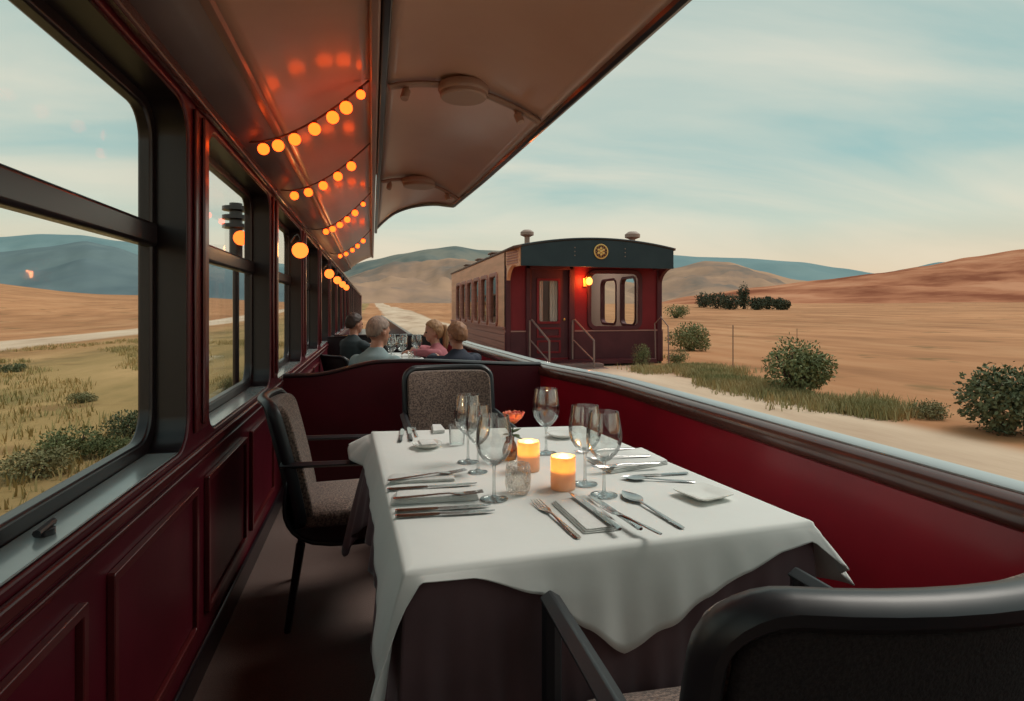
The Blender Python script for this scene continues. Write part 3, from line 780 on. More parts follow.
o = MB().lathe([(.001, 0), (.026, 0), (.03, .08), (.028, .08), (.024, .006), (.001, .005)], 20).build('tumbler', M['cutglass']); o.location = (.36, 5.8, ZT); tag(o, 'clear tumbler on the second table beside wine glasses', 'glass')
o = MB().lathe([(.001, 0), (.05, 0), (.075, .012), (.074, .014), (.048, .004), (.001, .004)], 24).build('dinner_plate', M['china']); o.location = (.34, 5.47, ZT); tag(o, 'white plate at the near end of the second table', 'plate')

def person(label, loc, rz, sc, hair, hmat, cmat, lean=0, turn=0, arms='table', nod=0):
    hz = (.825-loc[2])/sc; fz = (.012-loc[2])/sc
    o0 = Vector((0, 0, 0))
    hp = Vector((0, 0, .60))                                    # lean pivot
    LR = Matrix.Translation(hp) @ Matrix.Rotation(-lean, 4, 'X') @ Matrix.Translation(-hp)
    nk = Vector((0, .0, 1.10))
    HR = LR @ Matrix.Translation(nk) @ Matrix.Rotation(turn, 4, 'Z') @ Matrix.Rotation(-nod, 4, 'X') @ Matrix.Translation(-nk)
    def add(g, fn, mt):
        k = len(g.b.verts); fn(); g.b.verts.ensure_lookup_table()
        for v in g.b.verts[k:]: v.co = mt @ v.co
    SH = {s_: Vector((s_*.172, -.005, .962)) for s_ in (-1, 1)}
    if arms == 'table': EL = {s_: Vector((s_*.25, .08, hz-.03)) for s_ in (-1, 1)}; WR = {s_: Vector((s_*.13, .27, hz)) for s_ in (-1, 1)}
    else: EL = {s_: Vector((s_*.22, .20, .80)) for s_ in (-1, 1)}; WR = {-1: Vector((-.13, .25, hz)), 1: Vector((.05, .20, 1.04))}; EL = {-1: Vector((-.22, .08, hz-.02)), 1: Vector((.20, .14, hz+.0))}
    def torso(g, d):
        def f():
            k = len(g.b.verts)
            g.tube([(0, 0, .50), (0, 0, .56), (0, -.01, .70), (0, -.01, .86), (0, -.012, .95), (0, -.012, 1.005), (0, -.012, 1.045), (0, -.008, 1.09)], [.13+d, .165+d, .15+d, .180+d, .186+d, .158+d, .098+d, .056+d*.6], 24)
            g.b.verts.ensure_lookup_table()
            for v in g.b.verts[k:]: v.co.y = -.01+(v.co.y+.01)*.66
            for s_ in (-1, 1):
                g.ball(SH[s_], .058+d, 14, 10)
                g.capsule(SH[s_], EL[s_], .054+d, .043+d, 14); g.capsule(EL[s_], EL[s_].lerp(WR[s_], .93), .042+d, .029+d, 14)
        add(g, f, LR)
    g = MB(); torso(g, 0)
    def hands():
        for s_ in (-1, 1):
            w = WR[s_]; d = (w-EL[s_]).normalized(); side = Vector((1, 0, 0))-d*d.x; side.normalize(); dn = d.cross(side).normalized()
            if dn.z > 0: dn = -dn
            pc = w+d*.045
            g.capsule(w-d*.02, w+d*.02, .027, .026, 10); g.capsule(pc-side*.018, pc+side*.018, .021, .021, 10); g.capsule(w+d*.02, pc+d*.03, .024, .024, 10)
            for i, L in enumerate((.070, .080, .074, .058)):
                b = pc+side*(.028-.0187*i)*(-s_)+d*.035; m_ = b+d*L*.55+dn*.006; e = m_+d*L*.35+dn*.024
                g.capsule(b, m_, .0085, .0080, 8); g.capsule(m_, e, .0080, .0070, 8)
            b = w+d*.025-side*s_*.026; m_ = b-side*s_*.020+d*.030+dn*.008; g.capsule(b, m_, .0105, .0095, 8); g.capsule(m_, m_+d*.028+dn*.010, .0092, .008, 8)
    add(g, hands, LR)
    def head():
        g.capsule((0, -.012, 1.03), (0, .0, 1.13), .056, .052, 14)
        g.ball((0, -.002, 1.235), (.078, .098, .105), 20, 14); g.ball((0, .030, 1.185), (.060, .066, .080), 18, 12); g.ball((0, .055, 1.130), (.036, .034, .026), 14, 10)
        g.capsule((0, .094, 1.225), (0, .112, 1.185), .009, .014, 10)                   # nose
        g.ball((0, .085, 1.150), (.024, .014, .007), 10, 8); g.ball((0, .083, 1.138), (.022, .013, .008), 10, 8)   # lips
        for s_ in (-1, 1):
            g.ball((s_*.078, -.004, 1.205), (.010, .020, .031), 12, 8); g.ball((s_*.031, .083, 1.236), (.022, .012, .008), 10, 8)
    add(g, head, HR)
    def legs(d, gg, shoe=True):
        for s_ in (-1, 1):
            gg.capsule((s_*.085, 0, .565), (s_*.10, .40, .545), .082+d, .058+d, 14); gg.capsule((s_*.10, .40, .545), (s_*.10, .40, fz+.085), .056+d, .036+d, 14)
            if shoe: gg.capsule((s_*.10, .385, fz+.042), (s_*.105, .53, fz+.034), .042, .034, 10)
    legs(0, g)
    body = g.build('person', M['skin'], remesh=.009); body.location = loc; body.rotation_euler = (0, 0, rz); body.scale = (sc,)*3
    tag(body, label, 'person')
    g = MB(); torso(g, .010); g.build('shirt', cmat, body, remesh=.012)
    g = MB(); legs(.010, g, False); g.tube([(0, 0, .50), (0, 0, .56), (0, 0, .66)], [.15, .178, .168], 20)
    for v in g.b.verts:
        if v.co.z > .49 and abs(v.co.y) < .19 and v.co.y < .19 and abs(v.co.x) < .19 and False: pass
    g.build('trousers', M['trouser'], body, remesh=.014)
    # hair cap
    def cap():
        k = len(g.b.verts); g.ball((0, -.006, 1.236), (.086, .107, .114), 40, 28)
    g = MB(); add(g, cap, Matrix())
    kill = []
    for v in g.b.verts:
        y, z, x = v.co.y, v.co.z, abs(v.co.x)
        line = lin([(-.11, 1.155), (-.05, 1.165), (-.01, 1.225), (.03, 1.245), (.07, 1.290), (.11, 1.31)], y) if hair != 'long' else lin([(-.11, 1.08), (-.03, 1.14), (.0, 1.21), (.04, 1.25), (.07, 1.29), (.11, 1.31)], y)
        if hair == 'short': line += .0
        if z < line: kill.append(v)
    bmesh.ops.delete(g.b, geom=kill, context='VERTS')
    amp = {'short': .009, 'crop': .003, 'long': .007}[hair]
    for v in g.b.verts:
        dv = (v.co-Vector((0, -.006, 1.236))).normalized(); v.co += dv*(amp*(.6+noise.noise(v.co*38)+.6*noise.noise(v.co*90))-(.001 if hair != 'crop' else .004))
    for v in g.b.verts: v.co = HR @ v.co
    g.build('hair', hmat, body, sharp=180, solid=.008)
    if hair == 'long':
        g = MB()
        def tail():
            g.tube([(0, -.085, 1.27), (0, -.13, 1.26), (0, -.145, 1.20), (0, -.13, 1.12), (0, -.115, 1.03), (0, -.11, .98)], [.022, .034, .040, .038, .028, .006], 12)
        add(g, tail, HR); g.build('ponytail', hmat, body, sharp=180)
    for s_ in (-1, 1):
        g = MB(); add(g, lambda: g.ball((s_*.031, .088, 1.219), .010, 10, 8), HR); g.build('eye', M['eye'], body)
    return body
ML, NV, BL, DK = (.0, 4.80), (.745, 5.27), (.68, 6.25), (-.215, 7.0)
person('grey haired man in a blue grey shirt seated with his back turned', (ML[0], ML[1], -.10), -.55, .96, 'crop', M['hairgrey'], M['shirtblue'], lean=.16, turn=-.35)
person('person with light brown hair in a navy jacket, seen from behind', (NV[0], NV[1], -.10), .30, .91, 'short', M['hairred'], M['navy'], lean=.06, turn=.2)
person('fair haired woman with tied hair and rose top, facing left', (BL[0], BL[1], -.10), 1.45, .91, 'long', M['hairblond'], M['pale'], lean=.10, turn=.15, arms='chin')
person('dark haired man in a dark jacket, farthest along the windows', (DK[0], DK[1], -.05), -.9, .92, 'short', M['hairdark'], M['darkcoat'], lean=.05, turn=-.1)
for nm, (x, y), rz, sc, sz in (('taupe armchair under the man in the blue grey shirt', ML, -.55, .96, .75), ('taupe armchair under the person in the navy jacket', NV, .30, .91, .70), ('taupe armchair under the fair haired woman', BL, 1.45, .91, .70), ('taupe armchair under the dark haired man', DK, -.9, .92, .80)):
    dupchair(nm, (x+math.sin(-rz)*.03, y+math.cos(rz)*.03, 0), rz, sc, sz)

# ================================================================== CARRIAGE ON THE ROAD
YF, YP, YB = 12.47, 11.60, 21.3; XA, XB = 2.76, 6.40
cr = empty('railway_carriage', (4.58, 16.5, 0), label='dark red wooden railway carriage standing on the dirt track', cat='railway carriage')
inv = Matrix.Translation((-4.58, -16.5, 0))
def cpart(g, name, m, parent=None, **kw):
    for v in g.b.verts: v.co = inv @ v.co
    return g.build(name, m, parent or cr, **kw)
def roofz(x): return 2.47+.20*(1-((x-4.56)/1.80)**2)
XD0, XD1 = 3.31, 4.17
# end wall
arc = [(XA+(XB-XA)*i/16, roofz(XA+(XB-XA)*i/16)-.02) for i in range(17)]
ewall = MB().plate([(XA, .05), (XB, .05)]+arc[::-1], [[(XD0, .17), (XD1, .17), (XD1, 2.10), (XD0, 2.10)], rrect(4.66, 5.84, .82, 2.04, .16)], 'y', YF, YF+.08)
ew = cpart(ewall, 'end_wall', M['cred'])
g = MB().box(XA-.01, XD0-.06, YF-.03, YF, .05, .73).box(XD1+.06, XB+.01, YF-.03, YF, .05, .73)
cpart(g, 'lower_panel', M['cmar'], bevel=.01)
g = MB().box(XA-.01, XD0-.06, YF-.04, YF, .735, .765).box(XD1+.06, XB+.01, YF-.04, YF, .735, .765); cpart(g, 'stripe', M['stripe'])
for x in (XA, XD0-.10, XD1+.02, XB-.14):
    cpart(MB().box(x, x+.12, YF-.045, YF, .05, 2.16), 'pillar', M['cmar'], bevel=.02)
wf = cpart(MB().ringplate(rrect(4.60, 5.90, .76, 2.10, .2), rrect(4.69, 5.81, .85, 2.01, .14), 'y', YF-.05, YF+.03), 'end_window_frame', M['cmar'], bevel=.015)
cpart(MB().box(4.67, 5.83, YF+.03, YF+.036, .83, 2.03), 'pane', M['pane'], wf)
# door
dr = cpart(MB().plate([(XD0, .17), (XD1, .17), (XD1, 2.10), (XD0, 2.10)], [rrect(3.50, 3.95, .95, 1.85, .04)], 'y', YF+.02, YF+.07), 'door', M['cmar'])
cpart(MB().box(3.48, 3.97, YF+.04, YF+.046, .93, 1.87), 'door_pane', M['pane'], dr)
cpart(MB().ringplate(rrect(3.46, 3.99, .91, 1.89, .04), rrect(3.51, 3.94, .96, 1.84, .04), 'y', YF-.01, YF+.03), 'door_window_frame', M['cred'], dr)
for a, b in ((3.49, 3.62), (3.78, 3.96)):
    cpart(MB().sheet([[Vector((a+(b-a)*i/12, YF+.10+.012*math.sin(i*1.6), z)) for i in range(13)] for z in (.9, 1.9)]), 'curtain', M['cinner'], dr)
cpart(MB().ringplate(rrect(3.46, 4.0, .27, .55, .02), rrect(3.50, 3.96, .31, .51, .02), 'y', YF, YF+.03).ringplate(rrect(3.46, 4.0, .61, .83, .02), rrect(3.50, 3.96, .65, .79, .02), 'y', YF, YF+.03), 'door_moulding', M['cred'], dr)
cpart(MB().ball((4.08, YF, 1.0), .03, 10, 8), 'door_knob', M['gold'], dr)
cpart(MB().box(XD0-.10, XD0, YF-.06, YF+.02, .12, 2.16).box(XD1, XD1+.10, YF-.06, YF+.02, .12, 2.16).box(XD0-.1, XD1+.1, YF-.06, YF+.02, 2.08, 2.16), 'door_frame', M['cmar'], bevel=.015)
# side walls
WY = [(13.28+i*1.15, 13.28+i*1.15+.86) for i in range(6)]
ow = MB().plate([(YF, .83), (YB, .83), (YB, 2.45), (YF, 2.45)], [rrect(a, b, .86, 2.0, .16) for a, b in WY], 'x', XA, XA+.08)
sd = cpart(ow, 'side_wall', M['ctan'])
for a, b in WY:
    f = cpart(MB().ringplate(rrect(a-.07, b+.07, .82, 2.07, .2), rrect(a+.03, b-.03, .9, 1.97, .14), 'x', XA-.035, XA+.06), 'side_window_frame', M['cplank'], bevel=.015)
    cpart(MB().box(XA+.02, XA+.026, a, b, .87, 1.99), 'pane', M['coachpane'], f)
pl = MB()
for i in range(5): pl.box(XA-.02, XA+.06, YF, YB, .05+i*.156, .05+i*.156+.148)
cpart(pl, 'plank_skirt', M['cplank'], bevel=.008)
cpart(MB().box(XA-.05, XA+.02, YF, YB, .80, .84), 'side_ledge', M['cplank'])
ow = MB().plate([(YF, .05), (YB, .05), (YB, 2.45), (YF, 2.45)], [rrect(a, b, .84, 2.0, .16) for a, b in ((13.72, 14.57), (14.92, 15.95))], 'x', XB-.08, XB)
cpart(ow, 'side_wall', M['cinner'])
for a, b in ((13.72, 14.57), (14.92, 15.95)):
    f = cpart(MB().ringplate(rrect(a-.05, b+.05, .79, 2.05, .2), rrect(a+.005, b-.005, .845, 1.995, .16), 'x', XB-.10, XB+.02), 'side_window_frame', M['cmar'])
    cpart(MB().box(XB-.05, XB-.044, a, b, .85, 1.99), 'pane', M['pane'], f)
cpart(MB().box(XA+.08, XB-.08, YB-.1, YB, .05, 2.45), 'rear_wall', M['cinner'])
cpart(MB().box(XA+.06, XB-.06, YF+.05, YB, .05, .15), 'carriage_floor', M['cmar'])
# roof with porch overhang
rows = [[Vector((2.74+(6.27-2.74)*i/24, y, roofz(2.74+(6.27-2.74)*i/24))) for i in range(25)] for y in (YP, YF, 16, YB+.1)]
cpart(MB().sheet(rows), 'roof', M['croof'], solid=.05, sharp=180)
FX0, FX1 = 2.90, 6.22
top = [(FX0+(FX1-FX0)*i/24, roofz(FX0+(FX1-FX0)*i/24)-.02) for i in range(25)]
fa = cpart(MB().prism([(FX0, 2.10), (FX1, 2.08)]+top[::-1], 'y', YP, YP+.05), 'roof_fascia', M['cfascia'])
cpart(MB().tube([(x, YP+.01, z+.02) for x, z in top], .028, 8), 'fascia_trim', M['black'])
g = MB()
for x in (4.02, 5.12):
    for z in (2.32, 2.40, 2.48): g.ball((x, YP-.004, z), (.012, .008, .012), 8, 6)
cpart(g, 'rivet', M['vent'], fa)
em = cpart(MB().lathe([(.001, 0), (.155, 0), (.16, .012), (.155, .028), (.132, .03), (.128, .016), (.001, .016)], 32), 'emblem', M['gold'], fa)
for v in em.data.vertices:
    q = inv.inverted() @ v.co; v.co = inv @ Vector((4.58+q.x, YP-q.z, 2.41+q.y))
g = MB().lathe([(.001, .017), (.127, .017), (.127, .019), (.001, .019)], 28)
b2 = cpart(g, 'emblem_field', M['cmar'], em)
for v in b2.data.vertices:
    q = inv.inverted() @ v.co; v.co = inv @ Vector((4.58+q.x, YP-q.z, 2.41+q.y))
g = MB()
for i in range(6):
    a = 2*PI*i/6+PI/6; g.ball((4.58+.062*math.cos(a), YP-.022, 2.41+.062*math.sin(a)), (.03, .01, .03), 10, 8)
g.ball((4.58, YP-.026, 2.41), (.036, .014, .036), 12, 8)
for i in range(12):
    a = 2*PI*i/12; g.ball((4.58+.108*math.cos(a), YP-.022, 2.41+.108*math.sin(a)), (.010, .006, .010), 8, 6)
cpart(g, 'emblem_flower', M['gold'], em)
# porch side boards with louvres and brackets
for x, xs in ((2.84, .05), (6.24, .05)):
    dxx = .10 if x < 4 else -.04
    cpart(MB().prism([(x-.07, YF), (x-.07+dxx, YP+.05), (x-.07+dxx+xs, YP+.05), (x-.07+xs, YF)], 'z', 2.10, 2.475), 'porch_side_board', M['ctan'] if x < 4 else M['cmar'])
lv = MB()
for i in range(5): lv.prism([(2.76, YF-.1), (2.845, YP+.12), (2.87, YP+.12), (2.785, YF-.1)], 'z', 2.16+i*.055, 2.185+i*.055)
cpart(lv, 'louvre', M['cplank'])
for x0, sgn in ((XA, 1), (XB, -1)):
    pts = [(YF, 1.75), (YF-.03, 1.76)]+[(YF-.03-.6*(1-math.cos(a*PI/16)), 1.76+.36*math.sin(a*PI/16)) for a in range(1, 9)]+[(YF, 2.12)]
    cpart(MB().prism(pts, 'x', x0+sgn*.02, x0+sgn*.10), 'bracket', M['ctan'] if sgn > 0 else M['cmar'])
# lamp by the door
lp = cpart(MB().box(4.50, 4.58, YF-.05, YF, 1.72, 1.90).tube([(4.54, YF-.05, 1.88), (4.56, YF-.14, 1.95), (4.58, YF-.20, 1.93)], .014, 8), 'wall_lamp', M['gold'], sharp=40)
cpart(MB().ball((4.58, YF-.20, 1.83), (.07, .07, .085), 16, 12), 'lamp_globe', emis('carriage_lamp', (1, .30, .05), 5), lp)
cpart(MB().lathe([(.001, .05), (.05, .04), (.075, 0), (.001, .0)], 16, (4.58, YF-.20, 1.915)), 'lamp_cap', M['gold'], lp)
lamp('light', (4.54-4.58, YF-.22-16.5, 1.84), 42, (1, .22, .045), .08, cr)
lamp('light', (0, -1.0, 2.3), 45, (1, .85, .7), .15, cr)  # unseen lamp added inside the carriage to brighten its interior
# platform, steps, handrails
cpart(MB().box(2.95, 6.1, YF-.35, YF, .05, .13), 'platform', M['cmar'])
for i in range(2): cpart(MB().box(3.15, 4.75, YF-.62-.27*i, YF-.35-.27*i, -.05, .085-.075*i), 'step', M['rail'], bevel=.01)
for x in (3.28, 4.24):
    cpart(MB().tube([(x, YF-.08, .13), (x, YF-.08, .98), (x+.03, YF-.14, 1.0), (x+.22, YF-.80, .58), (x+.22, YF-.80, -.02)], .022, 8).tube([(x+.02, YF-.1, .55), (x+.22, YF-.80, .16)], .016, 8), 'handrail', M['rail'])
cpart(MB().tube([(6.18, YF-.12, .1), (6.15, YF-.14, .9), (6.22, YF-.3, 1.05), (6.34, YF-.4, .85), (6.36, YF-.4, .02)], .014, 8), 'grab_iron', M['rail'])
# roof vents
for x, y, h, r in ((3.38, 13.0, .42, .095), (5.92, 13.0, .48, .11)):
    z = roofz(x); cpart(MB().lathe([(.06, z-.05), (.06, z+h*.6), (r*1.1, z+h*.66), (r*1.6, z+h*.70), (r*1.6, z+h*.86), (r*.9, z+h*.98), (.01, z+h)], 14, (x, y, 0)), 'roof_vent', M['vent'])
for x, y in ((3.25, 15.8), (3.25, 17.9), (3.25, 20.3)):
    z = roofz(x); cpart(MB().box(x-.14, x+.14, y-.2, y+.2, z-.04, z+.13).box(x-.19, x+.19, y-.26, y+.26, z+.13, z+.18), 'roof_vent', M['vent'], bevel=.02)
cpart(MB().box(XA+.02, XB-.02, YF-.02, YB, -.02, .06), 'underframe', M['black'])

# ================================================================== LAND
ELV = [(-180, .6), (-75, 3.0), (-35, 3.0), (-20, 1.4), (-8, .9), (0, .7), (45, .7), (100, 1.0), (180, .6)]   # degrees from +Y, positive right
def gz(x, y):
    r = math.hypot(x, y); az = math.degrees(math.atan2(x, y)); e = slin(ELV, az)
    z = max(0, min(r, 320)-28)*math.tan(math.radians(e))*smooth((r-28)/60)
    z += .06*noise.noise(Vector((x*.12, y*.08, 0)))*smooth((r-6)/12)*(0 if (1.5 < x < 7 and 9 < y < 23) else 1)
    if r > 20: z += min(.9, (r-20)*.006)*noise.noise(Vector((x*.02, y*.02, 3)))
    k = max(0, 1-max(0, abs(x-.35)-1.25)/.45)
    if y < 36: z -= .30*smooth(k)
    return z
m = MB(); NA = 288; rings = []
rad = [1.2*(1500/1.2)**(i/95) for i in range(96)]
vs = [[m.b.verts.new((r*math.sin(2*PI*a/NA), r*math.cos(2*PI*a/NA), gz(r*math.sin(2*PI*a/NA), r*math.cos(2*PI*a/NA)))) for a in range(NA)] for r in rad]
for i in range(95):
    for a in range(NA): m.b.faces.new((vs[i][a], vs[i][(a+1) % NA], vs[i+1][(a+1) % NA], vs[i+1][a]))
cv = m.b.verts.new((0, 0, -.3))
for a in range(NA): m.b.faces.new((vs[0][a], vs[0][(a+1) % NA], cv))
gm, nt, out = newmat('dry_plain'); L = nt.links.new
tc = N(nt, 'ShaderNodeTexCoord'); sx = N(nt, 'ShaderNodeSeparateXYZ'); L(tc.outputs['Object'], sx.inputs[0])
mp = N(nt, 'ShaderNodeMapping'); mp.inputs['Scale'].default_value = (.55, .14, 1); L(tc.outputs['Object'], mp.inputs[0])
n1 = N(nt, 'ShaderNodeTexNoise'); n1.inputs['Scale'].default_value = .9; n1.inputs['Detail'].default_value = 7; n1.inputs['Roughness'].default_value = .62; L(mp.outputs[0], n1.inputs['Vector'])
n2 = N(nt, 'ShaderNodeTexNoise'); n2.inputs['Scale'].default_value = .035; n2.inputs['Detail'].default_value = 5; L(tc.outputs['Object'], n2.inputs['Vector'])
fieldR = ramp(nt, [(.30, (.24, .10, .048)), (.48, (.46, .205, .098)), (.70, (.62, .33, .175))]); L(n1.outputs[0], fieldR.inputs[0])
scrub = ramp(nt, [(.42, (.31, .15, .068)), (.62, (.55, .27, .13))]); L(n2.outputs[0], scrub.inputs[0])
mx1 = N(nt, 'ShaderNodeMix', data_type='RGBA'); mx1.inputs[0].default_value = .4; L(fieldR.outputs[0], mx1.inputs[6]); L(scrub.outputs[0], mx1.inputs[7])
# green brown scrub close to the left of the train
sc_ = ramp(nt, [(.33, (.15, .12, .05)), (.50, (.33, .215, .09)), (.70, (.50, .31, .145))]); L(n1.outputs[0], sc_.inputs[0])
ml = N(nt, 'ShaderNodeMapRange'); ml.interpolation_type = 'SMOOTHSTEP'
ml.inputs[1].default_value = -13; ml.inputs[2].default_value = -5.5; ml.inputs[3].default_value = 0; ml.inputs[4].default_value = 1; L(sx.outputs[0], ml.inputs[0])
mr2 = N(nt, 'ShaderNodeMapRange'); mr2.interpolation_type = 'SMOOTHSTEP'; mr2.inputs[1].default_value = -1.6; mr2.inputs[2].default_value = -.8; mr2.inputs[3].default_value = 1; mr2.inputs[4].default_value = 0; L(sx.outputs[0], mr2.inputs[0])
mm = N(nt, 'ShaderNodeMath', operation='MULTIPLY'); L(ml.outputs[0], mm.inputs[0]); L(mr2.outputs[0], mm.inputs[1])
mx2 = N(nt, 'ShaderNodeMix', data_type='RGBA'); L(mm.outputs[0], mx2.inputs[0]); L(mx1.outputs[2], mx2.inputs[6]); L(sc_.outputs[0], mx2.inputs[7])
def band(c, hw, soft, amt=.8):
    a = N(nt, 'ShaderNodeMath', operation='MULTIPLY_ADD'); L(n1.outputs[0], a.inputs[0]); a.inputs[1].default_value = amt; L(sx.outputs[0], a.inputs[2])
    b = N(nt, 'ShaderNodeMath', operation='SUBTRACT'); L(a.outputs[0], b.inputs[0]); b.inputs[1].default_value = c+amt*.5
    d = N(nt, 'ShaderNodeMath', operation='ABSOLUTE'); L(b.outputs[0], d.inputs[0])
    e = N(nt, 'ShaderNodeMapRange'); e.interpolation_type = 'SMOOTHSTEP'; e.inputs[1].default_value = hw; e.inputs[2].default_value = hw+soft; e.inputs[3].default_value = 1; e.inputs[4].default_value = 0
    L(d.outputs[0], e.inputs[0]); return e
sand = ramp(nt, [(.3, (.42, .28, .195)), (.5, (.60, .44, .32)), (.7, (.70, .55, .42))]); L(n1.outputs[0], sand.inputs[0])
n3 = N(nt, 'ShaderNodeTexNoise'); n3.inputs['Scale'].default_value = .42; n3.inputs['Detail'].default_value = 3; n3.inputs['Roughness'].default_value = .7; L(tc.outputs['Object'], n3.inputs['Vector'])
tf = ramp(nt, [(.60, (0, 0, 0)), (.67, (.75, .75, .75))]); L(n3.outputs[0], tf.inputs[0])
mx3 = N(nt, 'ShaderNodeMix', data_type='RGBA'); L(tf.outputs[0], mx3.inputs[0]); L(mx2.outputs[2], mx3.inputs[6]); mx3.inputs[7].default_value = (.21, .12, .052, 1)
cur = mx3
for c_, hw_, so_ in ((3.4, 1.9, .5), (-12.0, 1.0, .6)):
    e = band(c_, hw_, so_); q = N(nt, 'ShaderNodeMix', data_type='RGBA'); L(e.outputs[0], q.inputs[0]); L(cur.outputs[2], q.inputs[6]); L(sand.outputs[0], q.inputs[7]); cur = q
p = N(nt, 'ShaderNodeBsdfPrincipled'); p.inputs['Roughness'].default_value = .95; p.inputs['Specular IOR Level'].default_value = .1
bp_ = N(nt, 'ShaderNodeBump'); bp_.inputs['Strength'].default_value = .5; bp_.inputs['Distance'].default_value = .12; L(n1.outputs[0], bp_.inputs['Height']); L(bp_.outputs[0], p.inputs['Normal'])
L(cur.outputs[2], p.inputs['Base Color']); L(p.outputs[0], out.inputs[0])
o = m.build('ground', gm, sharp=180); tag(o, 'dry golden plain with sandy tracks on both sides of the train', 'ground', kind='structure')

def hillmat(name, stops, scale, hscale):
    m, nt, out = newmat(name); L = nt.links.new
    tc = N(nt, 'ShaderNodeTexCoord'); nz = N(nt, 'ShaderNodeTexNoise'); nz.inputs['Scale'].default_value = scale; nz.inputs['Detail'].default_value = 6; nz.inputs['Roughness'].default_value = .6
    mp = N(nt, 'ShaderNodeMapping'); mp.inputs['Scale'].default_value = (1, 1, hscale); L(tc.outputs['Object'], mp.inputs[0]); L(mp.outputs[0], nz.inputs['Vector'])
    r = ramp(nt, stops); L(nz.outputs[0], r.inputs[0]); p = N(nt, 'ShaderNodeBsdfPrincipled'); p.inputs['Roughness'].default_value = 1; p.inputs['Specular IOR Level'].default_value = .0
    L(r.outputs[0], p.inputs['Base Color']); L(p.outputs[0], out.inputs[0]); return m
def hill(name, label, pts, D, D0, m, amp=.10, seed=0, fold=1.0, zb=None, nu=140):
    """a ridge: crest points (pixel x, pixel y) stand at depth D, the foot at depth D0"""
    px0, px1 = pts[0][0], pts[-1][0]; rows = []; nv = 26
    back = []
    for i in range(nu+1):
        px = px0+(px1-px0)*i/nu; py = slin(pts, px)*.5+lin(pts, px)*.5
        cr_ = atd(px, py, D); ft = atd(px, HY, D0); ft.z = gz(ft.x, ft.y)-.004*D0 if zb is None else zb
        row = []
        for j in range(nv+1):
            v = j/nv; q = ft.lerp(cr_, v); h = smooth(v)*.35+v*.65
            q.z = ft.z+(cr_.z-ft.z)*h
            nn = noise.fractal(Vector((q.x/D*9*fold+seed, q.y/D*9*fold, v*1.5)), 1.0, 2.0, 5)
            q.z += amp*(cr_.z-ft.z)*nn*math.sin(PI*min(1, v*1.02))**.8
            row.append(q)
        c2 = cr_+(cr_-Vector((0, 0, cr_.z))).normalized()*(D*.25); c2.z = -5; row.append(c2)
        rows.append(row)
    o = MB().sheet(rows).build(name, m, sharp=180); return tag(o, label, 'hill', kind='structure')
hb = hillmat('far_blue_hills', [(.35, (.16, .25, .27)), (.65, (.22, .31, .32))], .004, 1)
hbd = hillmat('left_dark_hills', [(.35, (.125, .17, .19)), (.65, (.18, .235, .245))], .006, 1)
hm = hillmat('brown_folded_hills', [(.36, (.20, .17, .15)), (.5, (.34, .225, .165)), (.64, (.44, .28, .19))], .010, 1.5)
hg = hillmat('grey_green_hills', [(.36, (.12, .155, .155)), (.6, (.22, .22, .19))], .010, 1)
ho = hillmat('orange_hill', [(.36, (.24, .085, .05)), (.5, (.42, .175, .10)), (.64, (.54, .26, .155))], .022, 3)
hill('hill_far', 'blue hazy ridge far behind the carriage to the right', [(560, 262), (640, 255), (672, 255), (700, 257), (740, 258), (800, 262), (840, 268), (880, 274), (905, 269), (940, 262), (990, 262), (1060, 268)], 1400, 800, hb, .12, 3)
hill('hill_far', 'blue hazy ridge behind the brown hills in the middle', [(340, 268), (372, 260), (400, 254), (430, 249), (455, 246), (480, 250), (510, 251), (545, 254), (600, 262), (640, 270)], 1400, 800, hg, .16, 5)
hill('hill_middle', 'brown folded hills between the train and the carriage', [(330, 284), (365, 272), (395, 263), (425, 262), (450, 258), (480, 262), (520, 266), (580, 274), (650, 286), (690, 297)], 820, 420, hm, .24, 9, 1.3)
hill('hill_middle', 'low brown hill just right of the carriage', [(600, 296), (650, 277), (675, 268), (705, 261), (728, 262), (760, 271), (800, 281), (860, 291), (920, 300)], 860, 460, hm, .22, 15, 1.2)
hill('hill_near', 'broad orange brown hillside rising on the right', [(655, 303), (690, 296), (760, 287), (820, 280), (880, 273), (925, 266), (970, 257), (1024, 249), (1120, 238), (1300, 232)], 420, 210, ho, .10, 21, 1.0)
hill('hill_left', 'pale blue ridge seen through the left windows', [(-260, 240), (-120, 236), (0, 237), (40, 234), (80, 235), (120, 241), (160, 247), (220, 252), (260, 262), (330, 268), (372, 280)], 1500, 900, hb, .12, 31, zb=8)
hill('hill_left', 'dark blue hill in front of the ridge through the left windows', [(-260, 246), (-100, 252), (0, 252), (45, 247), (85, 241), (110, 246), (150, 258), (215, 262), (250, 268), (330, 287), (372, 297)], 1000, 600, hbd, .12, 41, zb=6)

# bushes
def leafball(g, c, r, n, size, seed):
    rnd = random.Random(seed)
    for _ in range(n):
        d = Vector((rnd.gauss(0, 1), rnd.gauss(0, 1), rnd.gauss(0, 1))).normalized(); k = rnd.uniform(.62, 1.05)*(1+.22*noise.noise(d*2.3+Vector((seed, 0, 0))))
        p = Vector(c)+Vector((d.x*r[0]*k, d.y*r[1]*k, d.z*r[2]*k))
        a = Vector((rnd.gauss(0, 1), rnd.gauss(0, 1), rnd.gauss(0, 1))).normalized(); b = a.cross(d+Vector((.01, .02, .03))).normalized(); a = (a*.6+d*.6).normalized()
        s_ = size*rnd.uniform(.6, 1.3)
        v = [g.b.verts.new(p-a*s_*.1), g.b.verts.new(p+a*s_*.5+b*s_*.32), g.b.verts.new(p+a*s_*1.1), g.b.verts.new(p+a*s_*.5-b*s_*.32)]
        g.b.faces.new(v)
